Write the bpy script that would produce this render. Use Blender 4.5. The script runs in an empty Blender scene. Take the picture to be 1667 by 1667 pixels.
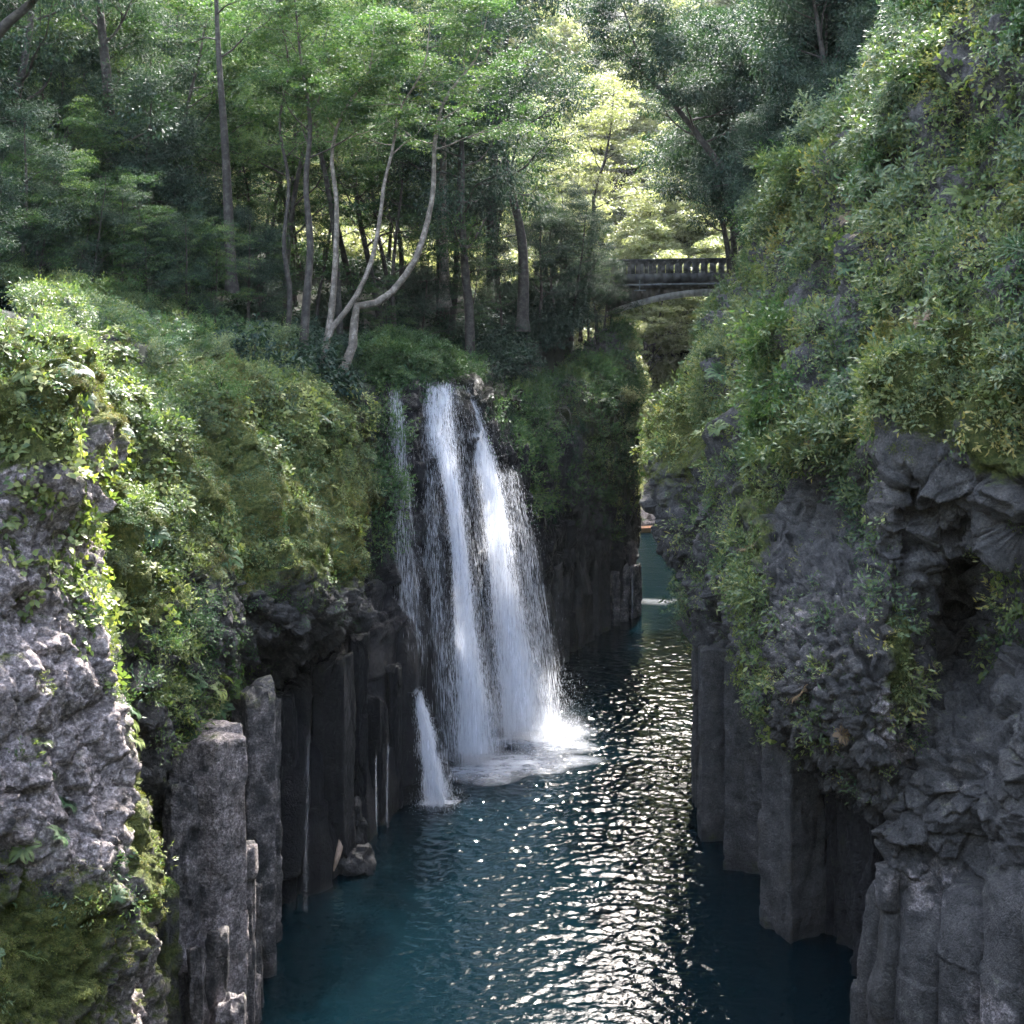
import bpy, math, random
import numpy as np
from mathutils import Vector

SC = bpy.context.scene
COL = SC.collection
rng = np.random.default_rng(7)
random.seed(7)

# ------------------------------------------------------------------ camera model
F, CX, HY, HC = 2000.0, 833.5, 560.0, 20.0


def P(px, py, d):
    return np.array([(px - CX) * d / F, d, HC - (py - HY) * d / F])


def proj(V):
    d = np.maximum(V[..., 1], 0.5)
    return CX + V[..., 0] * F / d, HY + (HC - V[..., 2]) * F / d


def PZ(px, z, d):
    return np.array([(px - CX) * d / F, d, z])


# ------------------------------------------------------------------ noise
def hsh(ix, iy, iz, seed):
    h = (ix.astype(np.int64) * 374761393 + iy.astype(np.int64) * 668265263 +
         iz.astype(np.int64) * 2147483647 + seed * 974711) & 0xFFFFFFFF
    h = ((h ^ (h >> 13)) * 1274126177) & 0xFFFFFFFF
    h = ((h ^ (h >> 16)) * 2246822519) & 0xFFFFFFFF
    h = h ^ (h >> 15)
    return (h & 0xFFFFFF).astype(np.float64) / float(0xFFFFFF)


def vnoise(p, seed=0):
    i = np.floor(p)
    f = p - i
    f = f * f * f * (f * (f * 6 - 15) + 10)
    i = i.astype(np.int64)
    x, y, z = i[..., 0], i[..., 1], i[..., 2]
    fx, fy, fz = f[..., 0], f[..., 1], f[..., 2]
    r = 0
    for dx in (0, 1):
        wx = fx if dx else 1 - fx
        for dy in (0, 1):
            wy = fy if dy else 1 - fy
            for dz in (0, 1):
                wz = fz if dz else 1 - fz
                r = r + wx * wy * wz * hsh(x + dx, y + dy, z + dz, seed)
    return r * 2 - 1


def fbm(p, octv=4, seed=0, gain=0.5):
    a, s, t = 1.0, 0, 0
    q = np.array(p, dtype=float)
    for k in range(octv):
        s = s + a * vnoise(q, seed + k * 17)
        t += a
        a *= gain
        q = q * 2.03 + 13.7
    return s / t


def worley(q, seed=0):
    i = np.floor(q).astype(np.int64)
    f1 = np.full(q.shape[:-1], 9.0)
    f2 = np.full(q.shape[:-1], 9.0)
    cid = np.zeros(q.shape, dtype=np.int64)
    vec = np.zeros(q.shape)
    for dx in (-1, 0, 1):
        for dy in (-1, 0, 1):
            for dz in (-1, 0, 1):
                c = i + np.array([dx, dy, dz])
                o = np.stack([hsh(c[..., 0], c[..., 1], c[..., 2], seed + s) for s in (1, 2, 3)], -1)
                v = q - (c + o)
                d = np.sqrt((v * v).sum(-1))
                n1 = d < f1
                f2 = np.where(n1, f1, np.minimum(f2, d))
                f1 = np.where(n1, d, f1)
                cid = np.where(n1[..., None], c, cid)
                vec = np.where(n1[..., None], v, vec)
    return f1, f2, cid, vec


def facet(p, size, seed=0, crack=0.25):
    q = p / np.array(size)
    q = q + 0.13 * np.stack([vnoise(q * 1.3 + 5, seed + 50), vnoise(q * 1.3 + 19, seed + 51), vnoise(q * 1.3 + 31, seed + 52)], -1)
    f1, f2, c, v = worley(q, seed)
    off = hsh(c[..., 0], c[..., 1], c[..., 2], seed + 9) - 0.5
    t = np.stack([hsh(c[..., 0], c[..., 1], c[..., 2], seed + 10 + k) - 0.5 for k in range(3)], -1)
    h = off * 0.9 + (v * t).sum(-1) * 2.0
    e = np.clip((f2 - f1) / 0.14, 0, 1)
    return h - crack * (1 - e) ** 1.5


def smooth(a, b, x):
    t = np.clip((x - a) / (b - a), 0, 1)
    return t * t * (3 - 2 * t)


# ------------------------------------------------------------------ mesh helpers
def mesh_data(name, V, Fq, mat, attrs=None, smooth_=False):
    V = np.ascontiguousarray(V, dtype=np.float32).reshape(-1, 3)
    Fq = np.ascontiguousarray(Fq, dtype=np.int32)
    n, k = Fq.shape
    me = bpy.data.meshes.new(name)
    me.vertices.add(len(V))
    me.vertices.foreach_set('co', V.ravel())
    me.loops.add(n * k)
    me.loops.foreach_set('vertex_index', Fq.ravel())
    me.polygons.add(n)
    me.polygons.foreach_set('loop_start', np.arange(0, n * k, k, dtype=np.int32))
    if smooth_:
        me.polygons.foreach_set('use_smooth', np.ones(n, dtype=bool))
    for a, v in (attrs or {}).items():
        v = np.asarray(v, dtype=np.float32)
        at = me.attributes.new(a, 'FLOAT', 'POINT')
        at.data.foreach_set('value', v.ravel())
    me.update(calc_edges=True)
    me.validate()
    me.materials.append(mat)
    return me


def link(name, me, parent=None):
    o = bpy.data.objects.new(name, me)
    COL.objects.link(o)
    if parent is not None:
        o.parent = parent
    return o


def tag(o, label=None, cat=None, group=None, kind=None):
    if label: o['label'] = label
    if cat: o['category'] = cat
    if group: o['group'] = group
    if kind: o['kind'] = kind
    return o


def empty(name, loc, rz=0.0):
    o = bpy.data.objects.new(name, None)
    o.empty_display_size = 0.3
    COL.objects.link(o)
    o.location = loc
    o.rotation_euler = (0, 0, rz)
    return o


def copy_tree(o, loc, rot, sc):
    c = o.copy()
    COL.objects.link(c)
    c.location = loc
    c.rotation_euler = rot
    c.scale = (sc, sc, sc) if np.isscalar(sc) else sc
    for ch in KIDS.get(o.name, []):
        k = ch.copy()
        COL.objects.link(k)
        k.parent = c
    return c


KIDS = {}


class MB:
    """collects pieces (verts, quads, tint) to make one mesh"""
    def __init__(s):
        s.V, s.Q, s.T, s.n = [], [], [], 0

    def add(s, V, Q, T=None):
        V = np.asarray(V, float).reshape(-1, 3)
        s.V.append(V)
        s.Q.append(np.asarray(Q, np.int64) + s.n)
        s.T.append(np.full(len(V), 0.5) if T is None else np.broadcast_to(T, (len(V),)))
        s.n += len(V)

    def data(s, name, mat, smooth_=False):
        return mesh_data(name, np.concatenate(s.V), np.concatenate(s.Q), mat, {'tint': np.concatenate(s.T)}, smooth_)

    def box(s, c, h, T=None, rz=0.0):
        c = np.array(c, float)
        v = np.array([[x, y, z] for z in (-1, 1) for y in (-1, 1) for x in (-1, 1)], float) * np.array(h)
        if rz:
            co, si = math.cos(rz), math.sin(rz)
            v = v @ np.array([[co, si, 0], [-si, co, 0], [0, 0, 1]])
        s.add(v + c, [[0, 2, 3, 1], [4, 5, 7, 6], [0, 1, 5, 4], [2, 6, 7, 3], [0, 4, 6, 2], [1, 3, 7, 5]], T)

    def tube(s, pts, rad, k=7, T=None):
        pts = np.asarray(pts, float)
        n = len(pts)
        rad = np.broadcast_to(np.asarray(rad, float), (n,))
        d = np.gradient(pts, axis=0)
        d /= np.linalg.norm(d, axis=1)[:, None] + 1e-9
        ref = np.where(np.abs(d[:, 2:3]) < 0.9, np.array([[0, 0, 1.0]]), np.array([[1.0, 0, 0]]))
        ref = np.array([0.31, 0.95, 0.0]) if abs(d[:, 2]).mean() > 0.6 else np.array([0, 0, 1.0])
        a = np.cross(d, ref)
        a /= np.linalg.norm(a, axis=1)[:, None] + 1e-9
        b = np.cross(d, a)
        th = np.arange(k) * 2 * math.pi / k
        V = pts[:, None, :] + rad[:, None, None] * (np.cos(th)[None, :, None] * a[:, None, :] + np.sin(th)[None, :, None] * b[:, None, :])
        i = np.arange(n - 1)[:, None]
        j = np.arange(k)[None, :]
        Q = np.stack([i * k + j, i * k + (j + 1) % k, (i + 1) * k + (j + 1) % k, (i + 1) * k + j], -1).reshape(-1, 4)
        s.add(V, Q, T)


def crom(pts, n):
    """catmull-rom resample of a polyline to n points"""
    pts = np.asarray(pts, float)
    if len(pts) == 2:
        t = np.linspace(0, 1, n)[:, None]
        return pts[0] * (1 - t) + pts[1] * t
    seg = np.linalg.norm(np.diff(pts[:, :3], axis=0), axis=1)
    L = np.concatenate([[0], np.cumsum(seg)])
    m = len(pts)
    t = np.interp(np.linspace(0, L[-1], n), L, np.arange(m))
    return crom_t(pts, t)


def crom_t(pts, t):
    m = len(pts)
    i = np.clip(np.floor(t).astype(int), 0, m - 2)
    f = (t - i).reshape((-1,) + (1,) * (pts.ndim - 1))
    ext = np.concatenate([2 * pts[:1] - pts[1:2], pts, 2 * pts[-1:] - pts[-2:-1]])
    p0, p1, p2, p3 = ext[i], ext[i + 1], ext[i + 2], ext[i + 3]
    return 0.5 * (2 * p1 + (p2 - p0) * f + (2 * p0 - 5 * p1 + 4 * p2 - p3) * f ** 2 + (3 * p1 - p0 - 3 * p2 + p3) * f ** 3)


# ------------------------------------------------------------------ materials
def new_mat(name):
    m = bpy.data.materials.new(name)
    m.use_nodes = True
    nt = m.node_tree
    nt.nodes.clear()
    return m, nt, nt.nodes, nt.links


def N(nt, t, **kw):
    n = nt.nodes.new(t)
    for k, v in kw.items():
        setattr(n, k, v)
    return n


def ramp(nt, src, stops):
    r = N(nt, 'ShaderNodeValToRGB')
    el = r.color_ramp.elements
    while len(el) > 1:
        el.remove(el[-1])
    el[0].position, el[0].color = stops[0][0], tuple(stops[0][1]) + (1,)
    for p, c in stops[1:]:
        e = el.new(p)
        e.color = tuple(c) + (1,)
    nt.links.new(src, r.inputs[0])
    return r.outputs[0]


def leaf_mat(name, cols, transl=0.4, rough=0.5, spec=0.35, tcol=(1.35, 1.55, 0.65)):
    m, nt, nd, lk = new_mat(name)
    at = N(nt, 'ShaderNodeAttribute', attribute_name='tint')
    oi = N(nt, 'ShaderNodeObjectInfo')
    ma = N(nt, 'ShaderNodeMath', operation='MULTIPLY_ADD')
    lk.new(oi.outputs['Random'], ma.inputs[0])
    ma.inputs[1].default_value = 0.22
    ad = N(nt, 'ShaderNodeMath', operation='SUBTRACT')
    lk.new(at.outputs['Fac'], ad.inputs[0])
    ad.inputs[1].default_value = 0.11
    lk.new(ad.outputs[0], ma.inputs[2])
    c = ramp(nt, ma.outputs[0], cols)
    pb = N(nt, 'ShaderNodeBsdfPrincipled')
    lk.new(c, pb.inputs['Base Color'])
    pb.inputs['Roughness'].default_value = rough
    pb.inputs['Specular IOR Level'].default_value = spec
    tr = N(nt, 'ShaderNodeBsdfTranslucent')
    mu = N(nt, 'ShaderNodeMix', data_type='RGBA', blend_type='MULTIPLY')
    mu.inputs[0].default_value = 1
    lk.new(c, mu.inputs[6])
    mu.inputs[7].default_value = tuple(tcol) + (1,)
    lk.new(mu.outputs[2], tr.inputs['Color'])
    mx = N(nt, 'ShaderNodeMixShader')
    mx.inputs[0].default_value = transl
    lk.new(pb.outputs[0], mx.inputs[1])
    lk.new(tr.outputs[0], mx.inputs[2])
    out = N(nt, 'ShaderNodeOutputMaterial')
    lk.new(mx.outputs[0], out.inputs[0])
    return m


def rock_mat():
    m, nt, nd, lk = new_mat('gorge_rock')
    geo = N(nt, 'ShaderNodeNewGeometry')

    def noise(scale, det, rough=0.6, dist=0.0):
        n = N(nt, 'ShaderNodeTexNoise')
        n.inputs['Scale'].default_value = scale
        n.inputs['Detail'].default_value = det
        n.inputs['Roughness'].default_value = rough
        n.inputs['Distortion'].default_value = dist
        lk.new(geo.outputs['Position'], n.inputs['Vector'])
        return n.outputs['Fac']
    n1 = noise(1.7, 8, 0.65)
    n2 = noise(9, 6, 0.7)
    n3 = noise(0.5, 5, 0.6)
    A = {k: N(nt, 'ShaderNodeAttribute', attribute_name=k).outputs['Fac'] for k in ('moss', 'pale', 'wet_shade', 'cav')}

    def mth(op, a, b=None, c=None):
        n = N(nt, 'ShaderNodeMath', operation=op)
        for k, x in enumerate((a, b, c)):
            if x is None: continue
            if isinstance(x, (int, float)): n.inputs[k].default_value = x
            else: lk.new(x, n.inputs[k])
        return n.outputs[0]

    def mixc(f, a, b):
        n = N(nt, 'ShaderNodeMix', data_type='RGBA')
        lk.new(f, n.inputs[0])
        for k, x in ((6, a), (7, b)):
            if isinstance(x, tuple): n.inputs[k].default_value = x + (1,)
            else: lk.new(x, n.inputs[k])
        return n.outputs[2]

    def step(x, lo, hi):
        n = N(nt, 'ShaderNodeMapRange')
        n.interpolation_type = 'SMOOTHSTEP'
        n.inputs[1].default_value = lo
        n.inputs[2].default_value = hi
        lk.new(x, n.inputs[0])
        return n.outputs[0]
    base = ramp(nt, n1, [(0.3, (0.034, 0.032, 0.031)), (0.47, (0.078, 0.073, 0.069)), (0.6, (0.105, 0.098, 0.092)), (0.74, (0.21, 0.195, 0.18))])
    pale = ramp(nt, n2, [(0.3, (0.09, 0.076, 0.074)), (0.48, (0.25, 0.21, 0.20)), (0.66, (0.60, 0.52, 0.50))])
    pf = step(mth('ADD', mth('MULTIPLY', A['pale'], 1.0), mth('MULTIPLY', mth('SUBTRACT', n1, 0.5), 1.6)), 0.3, 0.75)
    c = mixc(pf, base, pale)
    # scattered white lichen spots
    vo = N(nt, 'ShaderNodeTexVoronoi')
    vo.inputs['Scale'].default_value = 1.3
    lk.new(geo.outputs['Position'], vo.inputs['Vector'])
    sp = step(mth('ADD', vo.outputs['Distance'], mth('MULTIPLY', mth('SUBTRACT', mth('ADD', n2, n1), 0.4), 0.5)), 0.30, 0.24)
    c = mixc(mth('MULTIPLY', sp, 0.6), c, (0.36, 0.35, 0.34))
    # dirt / ochre streaks
    c = mixc(mth('MULTIPLY', step(n3, 0.55, 0.75), 0.35), c, (0.10, 0.075, 0.045))
    sp2 = N(nt, 'ShaderNodeMix', data_type='RGBA', blend_type='MULTIPLY')
    sp2.inputs[0].default_value = 1.0
    lk.new(c, sp2.inputs[6])
    lk.new(ramp(nt, noise(17, 7, 0.8), [(0.33, (0.45, 0.45, 0.45)), (0.5, (1, 1, 1)), (0.64, (1.7, 1.68, 1.64))]), sp2.inputs[7])
    c = sp2.outputs[2]
    moss = ramp(nt, n2, [(0.25, (0.025, 0.034, 0.010)), (0.45, (0.06, 0.078, 0.018)), (0.6, (0.12, 0.13, 0.03)), (0.72, (0.15, 0.11, 0.045))])
    mf = step(mth('ADD', A['moss'], mth('MULTIPLY', mth('SUBTRACT', n1, 0.5), 1.5)), 0.35, 0.7)
    c = mixc(mf, c, moss)
    wet_shade_mix = N(nt, 'ShaderNodeMix', data_type='RGBA', blend_type='MULTIPLY')
    lk.new(A['wet_shade'], wet_shade_mix.inputs[0])
    lk.new(c, wet_shade_mix.inputs[6])
    wet_shade_mix.inputs[7].default_value = (0.13, 0.13, 0.155, 1)  # darkens damp rock and also carries the painted shade of the caves
    pb = N(nt, 'ShaderNodeBsdfPrincipled')
    lk.new(wet_shade_mix.outputs[2], pb.inputs['Base Color'])
    ro = mth('SUBTRACT', 0.85, mth('MULTIPLY', A['wet_shade'], 0.5))
    lk.new(ro, pb.inputs['Roughness'])
    pb.inputs['Specular IOR Level'].default_value = 0.3
    nf = noise(26, 6, 0.75)
    h = mth('ADD', mth('MULTIPLY', n2, 0.8), mth('MULTIPLY', nf, 0.45))
    h = mth('ADD', h, mth('MULTIPLY', n1, 0.6))
    v2 = N(nt, 'ShaderNodeTexVoronoi', feature='DISTANCE_TO_EDGE')
    v2.inputs['Scale'].default_value = 2.6
    wp = N(nt, 'ShaderNodeVectorMath', operation='MULTIPLY_ADD')
    nc = N(nt, 'ShaderNodeTexNoise')
    nc.inputs['Scale'].default_value = 3.0
    nc.inputs['Detail'].default_value = 4
    lk.new(geo.outputs['Position'], nc.inputs['Vector'])
    lk.new(nc.outputs['Color'], wp.inputs[0])
    wp.inputs[1].default_value = (0.6, 0.6, 0.6)
    lk.new(geo.outputs['Position'], wp.inputs[2])
    lk.new(wp.outputs[0], v2.inputs['Vector'])
    h = mth('ADD', h, mth('MULTIPLY', step(v2.outputs['Distance'], 0.0, 0.12), 0.16))
    bp = N(nt, 'ShaderNodeBump')
    bp.inputs['Strength'].default_value = 0.9
    bp.inputs['Distance'].default_value = 0.15
    lk.new(h, bp.inputs['Height'])
    lk.new(bp.outputs[0], pb.inputs['Normal'])
    out = N(nt, 'ShaderNodeOutputMaterial')
    lk.new(pb.outputs[0], out.inputs[0])
    return m


def simple_mat(name, col, rough=0.7, nscale=8.0, var=0.4, bump=0.3, spec=0.4, stretch=(1, 1, 1)):
    m, nt, nd, lk = new_mat(name)
    tc = N(nt, 'ShaderNodeTexCoord')
    mp = N(nt, 'ShaderNodeMapping')
    mp.inputs['Scale'].default_value = stretch
    lk.new(tc.outputs['Object'], mp.inputs[0])
    n = N(nt, 'ShaderNodeTexNoise')
    n.inputs['Scale'].default_value = nscale
    n.inputs['Detail'].default_value = 6
    lk.new(mp.outputs[0], n.inputs['Vector'])
    a = tuple(x * (1 - var) for x in col)
    b = tuple(min(1, x * (1 + var)) for x in col)
    c = ramp(nt, n.outputs['Fac'], [(0.32, a), (0.68, b)])
    pb = N(nt, 'ShaderNodeBsdfPrincipled')
    lk.new(c, pb.inputs['Base Color'])
    pb.inputs['Roughness'].default_value = rough
    pb.inputs['Specular IOR Level'].default_value = spec
    bp = N(nt, 'ShaderNodeBump')
    bp.inputs['Strength'].default_value = bump
    bp.inputs['Distance'].default_value = 0.05
    lk.new(n.outputs['Fac'], bp.inputs['Height'])
    lk.new(bp.outputs[0], pb.inputs['Normal'])
    out = N(nt, 'ShaderNodeOutputMaterial')
    lk.new(pb.outputs[0], out.inputs[0])
    return m


def bark_mat(name, a, b, c):
    m, nt, nd, lk = new_mat(name)
    tc = N(nt, 'ShaderNodeNewGeometry')
    n = N(nt, 'ShaderNodeTexNoise')
    n.inputs['Scale'].default_value = 3.5
    n.inputs['Detail'].default_value = 8
    n.inputs['Roughness'].default_value = 0.7
    lk.new(tc.outputs['Position'], n.inputs['Vector'])
    cc = ramp(nt, n.outputs['Fac'], [(0.3, a), (0.5, b), (0.66, c)])
    pb = N(nt, 'ShaderNodeBsdfPrincipled')
    lk.new(cc, pb.inputs['Base Color'])
    pb.inputs['Roughness'].default_value = 0.85
    bp = N(nt, 'ShaderNodeBump')
    bp.inputs['Strength'].default_value = 0.6
    bp.inputs['Distance'].default_value = 0.06
    lk.new(n.outputs['Fac'], bp.inputs['Height'])
    lk.new(bp.outputs[0], pb.inputs['Normal'])
    out = N(nt, 'ShaderNodeOutputMaterial')
    lk.new(pb.outputs[0], out.inputs[0])
    return m


def water_mat():
    m, nt, nd, lk = new_mat('river_water')
    geo = N(nt, 'ShaderNodeNewGeometry')
    mp = N(nt, 'ShaderNodeMapping')
    mp.inputs['Scale'].default_value = (1.0, 1.35, 1.0)
    mp.inputs['Rotation'].default_value = (0, 0, 0.25)
    lk.new(geo.outputs['Position'], mp.inputs[0])

    def noise(s, d, r=0.5):
        n = N(nt, 'ShaderNodeTexNoise')
        n.inputs['Scale'].default_value = s
        n.inputs['Detail'].default_value = d
        n.inputs['Roughness'].default_value = r
        lk.new(mp.outputs[0], n.inputs['Vector'])
        return n.outputs['Fac']
    a = noise(2.6, 2.0)
    b = noise(6.5, 2.0)
    c = noise(0.5, 1.0)
    s1 = N(nt, 'ShaderNodeMath', operation='MULTIPLY_ADD')
    lk.new(b, s1.inputs[0]); s1.inputs[1].default_value = 0.42; lk.new(a, s1.inputs[2])
    s2 = N(nt, 'ShaderNodeMath', operation='MULTIPLY_ADD')
    lk.new(c, s2.inputs[0]); s2.inputs[1].default_value = 1.2; lk.new(s1.outputs[0], s2.inputs[2])
    bp = N(nt, 'ShaderNodeBump')
    bp.inputs['Strength'].default_value = 1.0
    bp.inputs['Distance'].default_value = WAVE
    lk.new(s2.outputs[0], bp.inputs['Height'])
    pb = N(nt, 'ShaderNodeBsdfPrincipled')
    pb.inputs['Base Color'].default_value = (0.0012, 0.0060, 0.0084, 1)
    pb.inputs['Roughness'].default_value = 0.04
    pb.inputs['IOR'].default_value = 1.33
    lk.new(bp.outputs[0], pb.inputs['Normal'])
    out = N(nt, 'ShaderNodeOutputMaterial')
    lk.new(pb.outputs[0], out.inputs[0])
    return m


def spray_mat(name, alpha, col=(0.85, 0.87, 0.92), noise=None, transl=0.45):
    m, nt, nd, lk = new_mat(name)
    df = N(nt, 'ShaderNodeBsdfDiffuse')
    df.inputs['Color'].default_value = col + (1,)
    tl = N(nt, 'ShaderNodeBsdfTranslucent')
    tl.inputs['Color'].default_value = col + (1,)
    mx = N(nt, 'ShaderNodeMixShader')
    mx.inputs[0].default_value = transl
    lk.new(df.outputs[0], mx.inputs[1]); lk.new(tl.outputs[0], mx.inputs[2])
    tp = N(nt, 'ShaderNodeBsdfTransparent')
    mm = N(nt, 'ShaderNodeMixShader')
    if noise:
        at = N(nt, 'ShaderNodeAttribute', attribute_name='tint')
        geo = N(nt, 'ShaderNodeNewGeometry')
        mp = N(nt, 'ShaderNodeMapping')
        mp.inputs['Scale'].default_value = noise[0]
        lk.new(geo.outputs['Position'], mp.inputs[0])
        n = N(nt, 'ShaderNodeTexNoise')
        n.inputs['Scale'].default_value = 1.0
        n.inputs['Detail'].default_value = 6
        n.inputs['Roughness'].default_value = 0.7
        lk.new(mp.outputs[0], n.inputs['Vector'])
        mr = N(nt, 'ShaderNodeMapRange')
        mr.inputs[1].default_value = noise[1]
        mr.inputs[2].default_value = noise[2]
        lk.new(n.outputs['Fac'], mr.inputs[0])
        mu = N(nt, 'ShaderNodeMath', operation='MULTIPLY')
        lk.new(mr.outputs[0], mu.inputs[0]); lk.new(at.outputs['Fac'], mu.inputs[1])
        m2 = N(nt, 'ShaderNodeMath', operation='MULTIPLY')
        lk.new(mu.outputs[0], m2.inputs[0]); m2.inputs[1].default_value = alpha
        lk.new(m2.outputs[0], mm.inputs[0])
    else:
        mm.inputs[0].default_value = alpha
    lk.new(tp.outputs[0], mm.inputs[1]); lk.new(mx.outputs[0], mm.inputs[2])
    out = N(nt, 'ShaderNodeOutputMaterial')
    lk.new(mm.outputs[0], out.inputs[0])
    return m


WAVE = 0.02
HAZE = 0.000045
ROCK = rock_mat()
DK, MD, LT = (0.010, 0.030, 0.018), (0.028, 0.070, 0.030), (0.075, 0.125, 0.035)
M_MAPLE = leaf_mat('maple_leaf', [(0.0, (0.026, 0.058, 0.036)), (0.5, (0.055, 0.100, 0.047)), (1.0, (0.13, 0.165, 0.06))], 0.36, 0.65, 0.2)
M_EVER = leaf_mat('evergreen_leaf', [(0.0, (0.018, 0.036, 0.028)), (0.6, (0.036, 0.064, 0.047)), (1.0, (0.075, 0.10, 0.062))], 0.25, 0.65, 0.2)
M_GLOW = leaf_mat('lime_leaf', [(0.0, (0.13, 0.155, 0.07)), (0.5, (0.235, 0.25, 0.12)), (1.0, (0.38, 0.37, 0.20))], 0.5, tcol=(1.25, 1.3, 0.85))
M_SHRUB = leaf_mat('shrub_leaf', [(0.0, (0.026, 0.060, 0.040)), (0.45, (0.098, 0.140, 0.066)), (0.975, (0.24, 0.25, 0.10)), (1.0, (0.30, 0.25, 0.08))], 0.3)
M_BROAD = leaf_mat('broad_leaf', [(0.0, (0.060, 0.10, 0.038)), (0.5, (0.135, 0.175, 0.055)), (1.0, (0.30, 0.31, 0.10))], 0.3)
M_MOSS = leaf_mat('moss_tuft', [(0.0, (0.035, 0.05, 0.014)), (0.4, (0.085, 0.10, 0.025)), (0.75, (0.14, 0.15, 0.04)), (1.0, (0.17, 0.12, 0.05))], 0.25, 0.8, 0.2)
M_FERN = leaf_mat('fern_leaf', [(0.0, (0.028, 0.066, 0.032)), (0.6, (0.068, 0.125, 0.05)), (1.0, (0.15, 0.19, 0.07))], 0.3)
M_DRY = leaf_mat('dry_leaf', [(0.0, (0.09, 0.06, 0.035)), (0.6, (0.17, 0.11, 0.06)), (1.0, (0.28, 0.19, 0.10))], 0.25)
M_BARK = bark_mat('dark_bark', (0.018, 0.015, 0.012), (0.045, 0.037, 0.03), (0.09, 0.08, 0.065))
M_PALE = bark_mat('pale_bark', (0.055, 0.046, 0.034), (0.14, 0.115, 0.088), (0.33, 0.28, 0.23))
M_WATER = water_mat()
M_SOIL = simple_mat('forest_soil', (0.034, 0.036, 0.022), 0.95, 1.5, 0.6, 0.5)

# ------------------------------------------------------------------ rock patches
PATCH = {}


def patch(key, cols, res, disp, M=16, maskf=None, cap=(900, 700)):
    """loft through profile columns; each a list of (px,py,d) or ('z',px,z,d)"""
    C = []
    for col in cols:
        pts = [PZ(p[1], p[2], p[3]) if p[0] == 'z' else P(*p) for p in col]
        C.append(crom(pts, M))
    C = np.array(C)
    lu = np.linalg.norm(np.diff(C, axis=0), axis=2).sum(0).mean()
    lv = np.linalg.norm(np.diff(C, axis=1), axis=2).sum(1).mean()
    nu, nv = int(min(cap[0], lu / res)), int(min(cap[1], lv / res))
    seg = np.linalg.norm(np.diff(C, axis=0), axis=2).mean(1)
    L = np.concatenate([[0], np.cumsum(seg)])
    s = np.linspace(0, L[-1], nu)
    G = crom_t(C, np.interp(s, L, np.arange(len(C))))
    G = crom_t(np.swapaxes(G, 0, 1), np.linspace(0, M - 1, nv))     # (nv,nu,3)
    du = np.gradient(G, axis=1)
    dv = np.gradient(G, axis=0)
    Nn = np.cross(du, dv)
    Nn /= np.linalg.norm(Nn, axis=2)[..., None] + 1e-9
    if (Nn * (np.array([0, 0, HC]) - G)).sum(2).mean() < 0:
        Nn = -Nn
    px, py = proj(G)
    S = np.broadcast_to(s[None, :], px.shape)
    h = disp(G, S, px, py)
    V = G + Nn * h[..., None]
    du = np.gradient(V, axis=1)
    dv = np.gradient(V, axis=0)
    N2 = np.cross(du, dv)
    area = np.linalg.norm(N2, axis=2)
    N2 /= area[..., None] + 1e-9
    sg = np.sign((N2 * Nn).sum(2))[..., None]
    N2 = N2 * sg
    i = np.arange(nv - 1)[:, None] * nu
    j = np.arange(nu - 1)[None, :]
    Q = np.stack([i + j, i + j + 1, i + nu + j + 1, i + nu + j], -1).reshape(-1, 4)
    masks = maskf(V, N2, px, py, h)
    full = {k: np.broadcast_to(masks.get(k, 0.0), px.shape) for k in ('moss', 'pale', 'wet_shade', 'cav')}
    me = mesh_data(key, V, Q, ROCK, full, True)
    PATCH[key] = dict(V=V.reshape(-1, 3), N=N2.reshape(-1, 3), A=area.ravel(), px=px.ravel(), py=py.ravel(), h=h.ravel(),
                      moss=full['moss'].ravel())
    return me


def columns1d(S, z, w, seed, amp, prism=0.35, warp=0.25, zbreak=3.0):
    q = S / w + warp * vnoise(np.stack([S * 0.3 / w, z * 0.15, z * 0], -1), seed)
    # irregular cells: jittered borders
    c = np.floor(q).astype(np.int64)
    zz = np.zeros_like(c)
    best = np.full(q.shape, 9.0); sec = np.full(q.shape, 9.0); cid = c.copy()
    for k in (-1, 0, 1):
        ck = c + k
        o = hsh(ck, zz, zz, seed + 3)
        d = np.abs(q - ck - 0.2 - 0.6 * o)
        n1 = d < best
        sec = np.where(n1, best, np.minimum(sec, d))
        best = np.where(n1, d, best)
        cid = np.where(n1, ck, cid)
    e = sec - best
    off = hsh(cid, zz, zz, seed + 4) - 0.5
    zb = np.floor(z / zbreak + hsh(cid, zz, zz, seed + 5) * 7).astype(np.int64)
    off2 = (hsh(cid, zb, zz, seed + 6) - 0.5) * 0.5
    return amp * (off + off2) + prism * w * np.minimum(e, 0.55) - 0.12 * (1 - np.clip(e / 0.12, 0, 1))


def blob(px, py, bl):
    r = np.zeros_like(px)
    for (x, y, rx, ry, w) in bl:
        r = np.maximum(r, w * np.exp(-(((px - x) / rx) ** 2 + ((py - y) / ry) ** 2) ** 2))
    return r


# ---- near left bluff
def d_L1(G, S, px, py):
    r = facet(G, (0.9, 0.9, 1.3), 11) * 0.36 + facet(G, (0.4, 0.4, 0.5), 12, 0.4) * 0.19 + facet(G, (0.19, 0.19, 0.22), 13, 0.4) * 0.07
    return r + fbm(G * 0.45, 4, 3) * 0.8 + fbm(G * 5, 3, 5) * 0.05


def m_L1(V, Nn, px, py, h):
    up = np.clip(Nn[..., 2], 0, 1)
    ms = 0.55 * fbm(V * 0.55, 3, 98) + blob(px, py, [(60, 1610, 180, 210, 0.8), (10, 1420, 90, 120, 0.5), (80, 640, 150, 110, 0.85), (225, 1350, 30, 200, .6)]) + up * 0.35
    return dict(moss=ms, pale=np.clip(0.85 - 0.6 * ms, 0, 1))


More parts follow.
